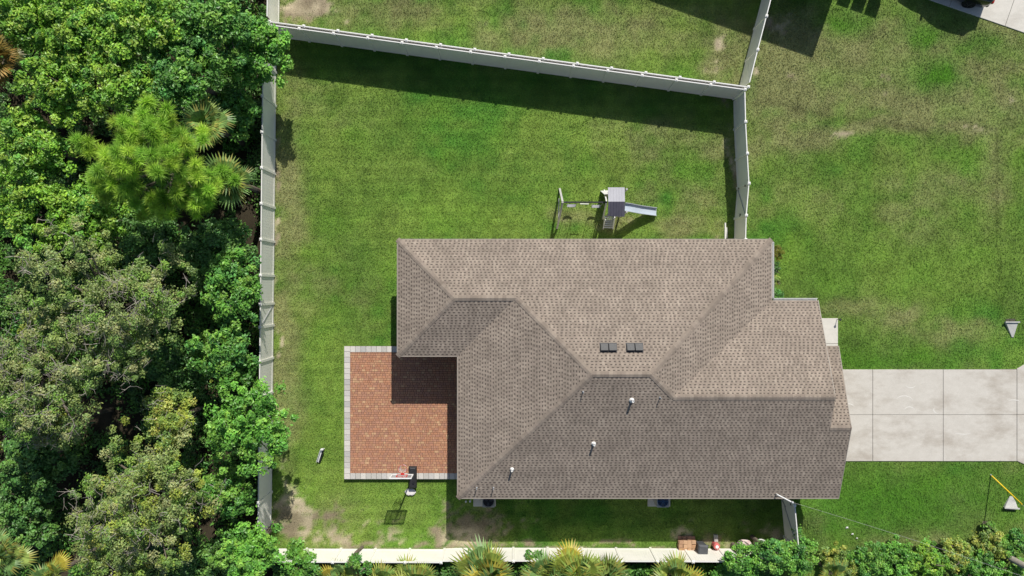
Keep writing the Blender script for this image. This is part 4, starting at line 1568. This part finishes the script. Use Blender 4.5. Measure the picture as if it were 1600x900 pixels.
# ------------------------------------------------------------------ air conditioners and side-yard clutter
def condenser(label, up, u, v0, lid):
    y = -11.5
    x = W(up, 0).x
    g = gzf(x, y - .5)
    t = thing("air_conditioner", label, "air conditioner", (x, y, g), 0, "air conditioners on pads at the south wall")
    MB().box((0, -.10, .05), (1.25, 1.15, .14)).build("pad", M['walk'], t, bevel=.015)
    dx = W(u, 0, .9).x - x
    b = MB()
    s = .34
    cy = -.15
    b.box((dx, cy, .50), (2 * s, 2 * s, .74))
    b.build("casing", M['acgrey'], t, bevel=.04)
    g_ = MB()
    for k in range(7):
        g_.box((dx, cy + s + .004, .26 + k * .09), (2 * s - .1, .012, .03)).box((dx, cy - s - .004, .26 + k * .09), (2 * s - .1, .012, .03))
    g_.build("louvre", M['slate'], t)
    MB().lathe((dx, cy, .872), [(.29, 0), (.29, .012), (.02, .016)], 24).build("fan_opening", M['blackpl'], t)
    gr = MB()
    for r in (.08, .14, .20, .26, .31):
        gr.tube([(dx + r * math.cos(a), cy + r * math.sin(a), .91) for a in np.linspace(0, 2 * math.pi, 21)], .005, 4, cap=False)
    for k in range(6):
        a = k * math.pi / 3
        gr.tube([(dx, cy, .91), (dx + .31 * math.cos(a), cy + .31 * math.sin(a), .91)], .006, 4, cap=False)
    gr.build("fan_guard", M['blackmetal' if not lid else 'blue'], t)
    bl = MB()
    for k in range(3):
        a = k * 2.094 + .4
        bl.beam((dx + .04 * math.cos(a), cy + .04 * math.sin(a), .893), (dx + .26 * math.cos(a), cy + .26 * math.sin(a), .893), .13, .01)
    bl.build("fan_blade", M['slate'], t)
    MB().tube([(dx - .3, cy + .3, .3), (dx - .3, cy + .62, .3)], .03, 6).build("line_set", M['white'], t)


condenser("air conditioner on a pad at the lower left corner of the roof", 757, 763, 785, False)
condenser("air conditioner on a pad beside the lawn strip, below the middle of the roof", 1030, 1037, 786, True)


def small_pvc(u, v, hgt, label):
    p = W(u, v)
    g = gzf(p.x, p.y)
    t = MB().lathe((0, 0, 0), [(.04, -.05), (.04, hgt), (.052, hgt), (.052, hgt + .05), (.02, hgt + .055)], 12).build("cleanout_pipe", M['white'])
    t.location = (p.x, p.y, g)
    tag(t, label, "pipe")


small_pvc(728, 783.5, .12, "stubby white pipe cap left of the corner air conditioner")
small_pvc(735, 781, .35, "thin white pipe standing between pipe cap and corner air conditioner")


def clutter():
    # stack of pavers
    p = W(1074, 851)
    g = gzf(p.x, p.y)
    t = thing("paver_stack", "stack of tan and brown pavers against the bottom fence", "paver stack", (p.x, p.y, g))
    pm = [mat("stack_paver_%d" % i, c, None, 8, .9, .3) for i, c in enumerate(((0.46, 0.27, 0.15), (0.52, 0.33, 0.20), (0.40, 0.24, 0.15), (0.33, 0.21, 0.15)))]
    mesh = []
    for m in pm:
        b = MB()
        a, c, e = .115, .095, .012
        b.rings([[(-a, -c, 0), (a, -c, 0), (a, c, 0), (-a, c, 0)], [(-a, -c, .055), (a, -c, .055), (a, c, .055), (-a, c, .055)],
                 [(-a + e, -c + e, .065), (a - e, -c + e, .065), (a - e, c - e, .065), (-a + e, c - e, .065)]])
        mesh.append(b.mesh("paver", m))
    for i in range(4):
        for j in range(4):
            top = 5 if j < 3 else 2
            if i == 0 and j == 3:
                top = 1
            for k in range(top):
                obj("paver", mesh[random.randrange(3) if j < 3 else 3], t, (-.37 + i * .245 + random.uniform(-.02, .02), -.27 + j * .2 + random.uniform(-.02, .02), k * .066), random.uniform(-.08, .08))
    # dark lidded bin
    p = W(1094, 853)
    t = thing("storage_bin", "dark grey lidded bin beside the paver stack", "bin", (p.x, p.y, gzf(p.x, p.y)), -.06)

    def rr(w, d, z, oy=0):
        return [(-w, -d + oy, z), (w, -d + oy, z), (w, d + oy, z), (-w, d + oy, z)]
    MB().rings([rr(.20, .20, 0), rr(.25, .25, .78)]).build("body", M['slate'], t, bevel=.03)
    MB().rings([rr(.27, .28, .785), rr(.28, .29, .82), rr(.22, .20, .90)]).build("lid", M['slate'], t, bevel=.02)
    # round red lidded cooler and grey block
    p = W(1118.5, 852)
    t = thing("drink_cooler", "round faded red cooler with white lid by the bottom fence", "cooler", (p.x, p.y, gzf(p.x, p.y)))
    MB().lathe((0, 0, 0), [(.15, 0), (.17, .02), (.18, .40), (.16, .42)], 18).build("body", M['pink'], t, smooth=False)
    MB().lathe((0, 0, .422), [(.165, 0), (.165, .03), (.12, .05)], 18).build("lid", M['pink'], t)
    MB().lathe((0, 0, .474), [(.09, 0), (.09, .02), (.05, .03)], 14).build("lid_top", M['white'], t)
    p = W(1119.5, 842)
    t = MB().box((0, 0, .1), (.2, .38, .2)).box((0, .0, .21), (.06, .3, .02)).build("concrete_block", M['culvert'], None, bevel=.015)
    t.location = (p.x, p.y, gzf(p.x, p.y))
    tag(t, "pale grey block on the ground just above the red cooler", "block")
    # bags
    p = W(1163, 850)
    t = thing("soil_sack", "lumpy pale sacks with dull red print under the sapling leaves", "sack", (p.x, p.y, gzf(p.x, p.y)))
    for k, (dx, dy, dz, r) in enumerate(((0, 0, 0, .1), (.04, .03, .15, -.12), (-.03, -.02, .3, .2))):
        b = MB()
        rings = []
        for q in range(7):
            f_ = -1 + q / 3
            sc = math.sqrt(max(.06, 1 - f_ ** 4))
            rings.append([(f_ * .36, math.cos(a) * .21 * sc, math.sin(a) * .085 * sc + .085) for a in np.linspace(0, 2 * math.pi, 13)[:-1]])
        b.rings(rings)
        o = b.build("sack", M['bag'], t, smooth=True)
        o.location = (dx, dy, dz)
        o.rotation_euler = (0, 0, r)
    # white tub
    p = W(1187, 850)
    t = thing("plastic_tub", "open white plastic tub half hidden by leaves left of the side gate", "tub", (p.x, p.y, gzf(p.x, p.y)))
    MB().lathe((0, 0, 0), [(.22, 0), (.30, .34), (.345, .35), (.345, .38), (.29, .375), (.21, .04), (.0, .035)], 22).build("tub_wall", M['white'], t, smooth=False)
    MB().lathe((0, 0, .05), [(.2, 0), (.215, .06), (.0, .062)], 18).build("dark_interior", M['blackpl'], t)  # black disc makes the tub's interior dark
    p = W(1212, 849)
    t = thing("bucket", "small blue bucket at the foot of the side gate", "bucket", (p.x, p.y, gzf(p.x, p.y)))
    MB().lathe((0, 0, 0), [(.11, 0), (.145, .32), (.155, .33), (.135, .33), (.10, .03), (0, .03)], 16).build("pail", M['blue'], t)
    MB().tube([(.15 * math.cos(a), .05, .32 + .12 * math.sin(a)) for a in np.linspace(0, math.pi, 9)], .006, 5).build("handle", M['greymetal'], t)


clutter()


# ------------------------------------------------------------------ service mast, cable, pole, guy wire
def utilities():
    p = W(1567, 866)
    t = thing("utility_pole", "weathered wooden utility pole leaning out of the bottom right corner", "utility pole", (p.x, p.y, 0))
    top = Vector((0.05, -.05, 11.5))
    MB().tube([(0, 0, -.3), (.01, 0, 5), top], [.17, .15, .12], 14).build("pole", M['pole'], t, smooth=True)
    MB().beam((-.9, -.35, 10.9), (.95, .3, 10.9), .09, .11).build("crossarm", M['pole'], t)
    b = MB()
    for k in (-.85, 0, .88):
        b.lathe((k, k * .35, 10.96), [(.03, 0), (.05, .05), (.04, .1), (.05, .12), (.02, .17)], 10)
    b.build("insulator", M['greymetal'], t)
    MB().box((.1, .14, 5.8), (.12, .12, .3)).build("cable_bracket", M['greymetal'], t)
    # guy wire with yellow guard
    a = W(1548, 742)
    hi = Vector((p.x, p.y, 0)) + Vector((.03, .05, 9.6))
    d = (hi - a).normalized()
    g = thing("guy_wire", "slanting yellow guy wire guard rising from the front lawn", "guy wire", (a.x, a.y, 0))
    MB().tube([Vector((0, 0, -.05)), hi - a], .007, 5).build("wire", M['greymetal'], g)
    MB().tube([d * .08, d * 2.35], .034, 10).build("guard", M['yellow'], g, smooth=True)
    MB().lathe((0, 0, -.02), [(.05, 0), (.05, .04), (.02, .09)], 10).build("anchor_eye", M['greymetal'], g)
    # service mast and cable from the house
    m0, m1 = W(1215, 773, 3.25), W(1238, 785, 3.6)
    s = thing("service_mast", "slanted pale service mast above the side gate", "mast", (m0.x, m0.y, 0))
    o = Vector((m0.x, m0.y, 0))
    MB().tube([m0 - o + Vector((0, .0, -.22)), m0 - o], .028, 8).tube([m0 - o, m1 - o], .03, 8).build("conduit", M['white'], s)
    MB().lathe(m1 - o, [(.05, -.06), (.07, 0), (.06, .07), (.02, .1)], 12).build("weather_head", M['greymetal'], s)
    MB().tube([m0 - o + Vector((.05, 0, -.05)), W(1228, 792, 1.9) - o], .012, 6).build("drip_loop", M['blackpl'], s)
    e = Vector((p.x, p.y, 5.9)) + Vector((.05, .1, 0))
    pts = []
    for k in range(25):
        f = k / 24
        q = m1.lerp(e, f)
        q.z -= 1.15 * 4 * f * (1 - f) * .5
        pts.append(q - m1)
    c = MB().tube(pts, .0045, 5).build("overhead_cable", M['cable'])
    c.location = m1
    tag(c, "thin overhead cable sagging from the service mast to the utility pole", "cable")


utilities()


def culvert(label, pts, dark_side):
    P = [W(*q) for q in pts]
    c = sum(P, Vector()) / len(P)
    t = thing("culvert_end", label, "culvert", (c.x, c.y, 0), 0, "concrete culvert ends beside the driveway")
    pl = [p - c for p in P]
    n = len(pl)
    b = MB()
    hi = [.16 if i in dark_side else .05 for i in range(n)]
    vs_ = [(p.x, p.y, -.15) for p in pl] + [(p.x, p.y, h_) for p, h_ in zip(pl, hi)]
    b.add(vs_, [tuple(range(n))[::-1], tuple(range(n, 2 * n))] + [(i, (i + 1) % n, n + (i + 1) % n, n + i) for i in range(n)])
    b.build("apron", M['culvert'], t, bevel=.015)
    i, j = dark_side
    a, d = pl[i], pl[j]
    e = (d - a).normalized()
    up = Vector((0, 0, .2))
    MB().beam(a + up * .95 - e * .05, d + up * .95 + e * .05, .07, .07).build("headwall_lip", M['culvert'], t)
    nrm = e.cross(Vector((0, 0, 1)))
    s = 1 if nrm.dot((a + d) / 2) > 0 else -1
    MB().beam(a.lerp(d, .12) + nrm * s * .10 + Vector((0, 0, .015)), a.lerp(d, .88) + nrm * s * .10 + Vector((0, 0, .015)), .16, .03).build("pipe_opening", M['joint'], t)


culvert("pale triangular concrete culvert end in the lawn above the driveway", [(1568.5, 503), (1580, 527), (1583, 527), (1588, 503)], (0, 3))
culvert("grey wedge shaped concrete culvert end in the lawn below the driveway", [(1577, 775), (1567, 792), (1587.5, 793), (1586, 783), (1581, 775)], (1, 2))


def white_post():
    a, b_ = W(504.2, 703, .32), W(498, 722, .10)
    t = thing("white_board", "short white plastic gutter piece lying tilted on the lawn left of the patio", "gutter piece", (a.x, a.y, 0))
    o = Vector((a.x, a.y, 0))
    d = (b_ - a).normalized()
    s = d.cross(Vector((0, 0, 1))).normalized()
    A, B = a - o, b_ - o
    MB().beam(A - s * -.05, B - s * -.05, .09, .03).beam(A + s * .10 + Vector((0, 0, .07)), B + s * .10 + Vector((0, 0, .07)), .02, .16).build("trough", M['white'], t)
    MB().beam(A - s * .045, B - s * .045, .08, .04).build("recess_shade_strip", M['blackpl'], t)  # black strip paints the shadowed recess beside the white trough
    MB().box(A + Vector((-.01, .05, .06)), (.14, .08, .14)).build("end_cap", M['white'], t)
    MB().tube([(A + Vector((0, 0, 0))), Vector((A.x, A.y, -.05))], .03, 8).tube([B + Vector((0, 0, 0)), Vector((B.x, B.y, -.05))], .03, 8).build("support_leg", M['white'], t)


white_post()

# path light on the corner of the front walk
p = W(1307, 499)
t = thing("path_light", "small black path light at the corner of the front walk", "path light", (p.x, p.y, 0))
MB().lathe((0, 0, 0), [(.015, 0), (.015, .38), (.012, .38)], 8).build("stake", M['blackmetal'], t)
MB().lathe((0, 0, .36), [(.035, 0), (.04, .07), (.07, .08), (.05, .11), (.01, .12)], 12).build("lamp_head", M['blackmetal'], t)
p = W(1133, 358)
t = MB().beam((0, -.6, .03), (0, .35, .03), .07, .05).beam((.09, -.5, .03), (.07, .1, .03), .05, .04).build("timber_stake", M['playwhite'])
t.location = (p.x, p.y, 0)
tag(t, "pale timber pieces lying by the roof edge next to the gate", "timber")
for k, (u, v, lab) in enumerate(((1322.5, 824, "white paper scrap on the lawn, upper of three"), (1331, 834, "white paper scrap on the lawn, middle of three"), (1338, 840.5, "white paper scrap on the lawn, lowest of three"))):
    p = W(u, v)
    s = .07 - .01 * k
    b = MB().add([(-s, -s * .7, .0), (s, -s * .5, .02), (s * .8, s, .05), (-s * .6, s * .8, .015), (0, .01, .06)], [(0, 1, 4), (1, 2, 4), (2, 3, 4), (3, 0, 4)])
    b.add([(-s, -s * .7, -.004), (s, -s * .5, .016), (s * .8, s, .046), (-s * .6, s * .8, .011), (0, .01, .056)], [(1, 0, 4), (2, 1, 4), (3, 2, 4), (0, 3, 4)])
    o = b.build("litter", M['white'])
    o.location = (p.x, p.y, gzf(p.x, p.y) + .05)
    tag(o, lab, "litter", "white scraps on the side lawn")


# ------------------------------------------------------------------ neighbour: house, bins, car beyond the top edge
def neighbour():
    ang = math.radians(-19.3)
    cx, cy = 17.55, 15.95
    t = thing("house", "neighbour's house beyond the top edge, casting the angular shadow at upper right", "house", (cx, cy, 0), ang)
    Lx, Ly = 17.0, 13.0
    MB().box((-Lx / 2, Ly / 2, 1.4), (Lx - .9, Ly - .9, 2.9)).build("wall", M['stucco'], t)
    z, r = 3.0, 3.0 + .34 * Ly / 2
    b = MB()
    c = [(0, 0, z), (0, Ly, z), (-Lx, Ly, z), (-Lx, 0, z), (-Ly / 2, Ly / 2, r), (-Lx + Ly / 2, Ly / 2, r)]
    c2 = [(q[0], q[1], q[2] - .16) for q in c[:4]]
    b.add(c + c2, [(0, 1, 4), (1, 2, 5, 4), (2, 3, 5), (3, 0, 4, 5), (9, 8, 7, 6), (0, 6, 7, 1), (1, 7, 8, 2), (2, 8, 9, 3), (3, 9, 6, 0)])
    b.build("roof", M['deck'], t)
    MB().box((-.42, 5, 1.1), (.08, 1, 2.1)).build("door", M['door'], t)
    for k, lab in enumerate(("leftmost", "middle", "rightmost")):
        u, v = ((1327, -30), (1349, -22), (1370.5, -14.5))[k]
        p = W(u, v, 0)
        q = thing("wheelie_bin", "dark wheeled bin beyond the top edge, %s of three by their shadows" % lab, "bin", (p.x, p.y, 0), ang, "bins by the neighbour's house")

        def rr(w, d, zz):
            return [(-w, -d, zz), (w, -d, zz), (w, d, zz), (-w, d, zz)]
        MB().rings([rr(.25, .28, .05), rr(.33, .38, .95)]).build("body", M['slate'], q, bevel=.03)
        MB().rings([rr(.35, .41, .955), rr(.35, .41, 1.0), rr(.28, .32, 1.08)]).build("lid", M['slate'], q)
        for s in (-1, 1):
            MB().tube([(s * .2, .30, .11), (s * .26, .30, .11)], .11, 12).build("wheel", M['tyre'], q)


neighbour()


def car():
    ang = math.atan2(-52, 150)
    c = Vector((24.10, 16.95, .05))
    t = thing("parked_car", "black car at the top edge on the neighbour's driveway, only its lower corner showing", "car", c, ang)
    # local x runs towards the right-hand end of the car
    L, Wd = 4.75, 1.86

    def sec(x, w, zb, zt, wr, zr):
        """closed ring: sills, waist, roof"""
        return [(x, -w * .94, zb), (x, -w, zb + .18), (x, -w, zt - .12), (x, -w * .95, zt), (x, -wr, zr), (x, wr, zr), (x, w * .95, zt), (x, w, zt - .12), (x, w, zb + .18), (x, w * .94, zb)]
    w = Wd / 2
    b = MB()
    b.rings([sec(-2.37, w * .72, .42, .80, w * .6, .84), sec(-2.2, w * .9, .32, .92, w * .8, .97), sec(-1.4, w, .28, 1.02, w * .9, 1.06), sec(-.9, w, .28, 1.05, w * .88, 1.10),
             sec(1.6, w, .28, 1.10, w * .88, 1.14), sec(2.15, w * .96, .30, 1.08, w * .86, 1.12), sec(2.33, w * .86, .40, .98, w * .75, 1.02), sec(2.38, w * .8, .5, .9, w * .7, .92)])
    b.build("body", M['carpaint'], t, smooth=True)
    g = MB()

    def rs(x, wb, wt, zt):
        return [(x, -wb, 1.07), (x, -wt, zt), (x, wt, zt), (x, wb, 1.07)]
    g.rings([rs(-1.0, .78, .76, 1.10), rs(-.25, .80, .64, 1.58), rs(.9, .80, .66, 1.66), rs(1.75, .80, .64, 1.60), rs(2.2, .76, .70, 1.12)])
    g.build("window_glass", M['glass'], t)
    r = MB()
    r.rings([[(x, -w_, z), (x, w_, z), (x, w_, z + .035), (x, -w_, z + .035)] for x, w_, z in ((-.32, .60, 1.56), (.2, .65, 1.64), (.9, .66, 1.66), (1.7, .64, 1.61), (1.85, .62, 1.56))])
    r.build("roof_panel", M['carpaint'], t, bevel=.015)
    for x in (-1.42, 1.42):
        for s in (-1, 1):
            q = MB().lathe((0, 0, 0), [(.22, -.11), (.33, -.105), (.35, -.06), (.35, .06), (.33, .105), (.22, .11)], 24)
            o = q.build("wheel", M['tyre'], t, smooth=False)
            o.location = (x, s * (w - .08), .35)
            o.rotation_euler = (math.pi / 2, 0, 0)
            h = MB()
            for k in range(5):
                a = k * 2 * math.pi / 5
                h.beam((0, 0, -s * .1), (.21 * math.cos(a), .21 * math.sin(a), -s * .1), .05, .02, up=(0, 0, 1))
            h.lathe((0, 0, -s * .1 - .01), [(.06, 0), (.05, .02)], 12)
            h.build("rim", M['rim'], o)
    for s in (-1, 1):
        MB().box((2.32, s * .66, .93), (.12, .3, .16)).build("tail_light", M['taillight'], t, bevel=.02)
        MB().box((-2.27, s * .6, .78), (.14, .34, .12)).build("headlight", M['white'], t, bevel=.02)
        MB().box((-.72, s * (w + .07), 1.12), (.12, .2, .13)).build("mirror", M['carpaint'], t, bevel=.03)
    MB().box((2.34, 0, .5), (.14, 1.6, .2)).build("rear_bumper", M['blackpl'], t, bevel=.05)


car()
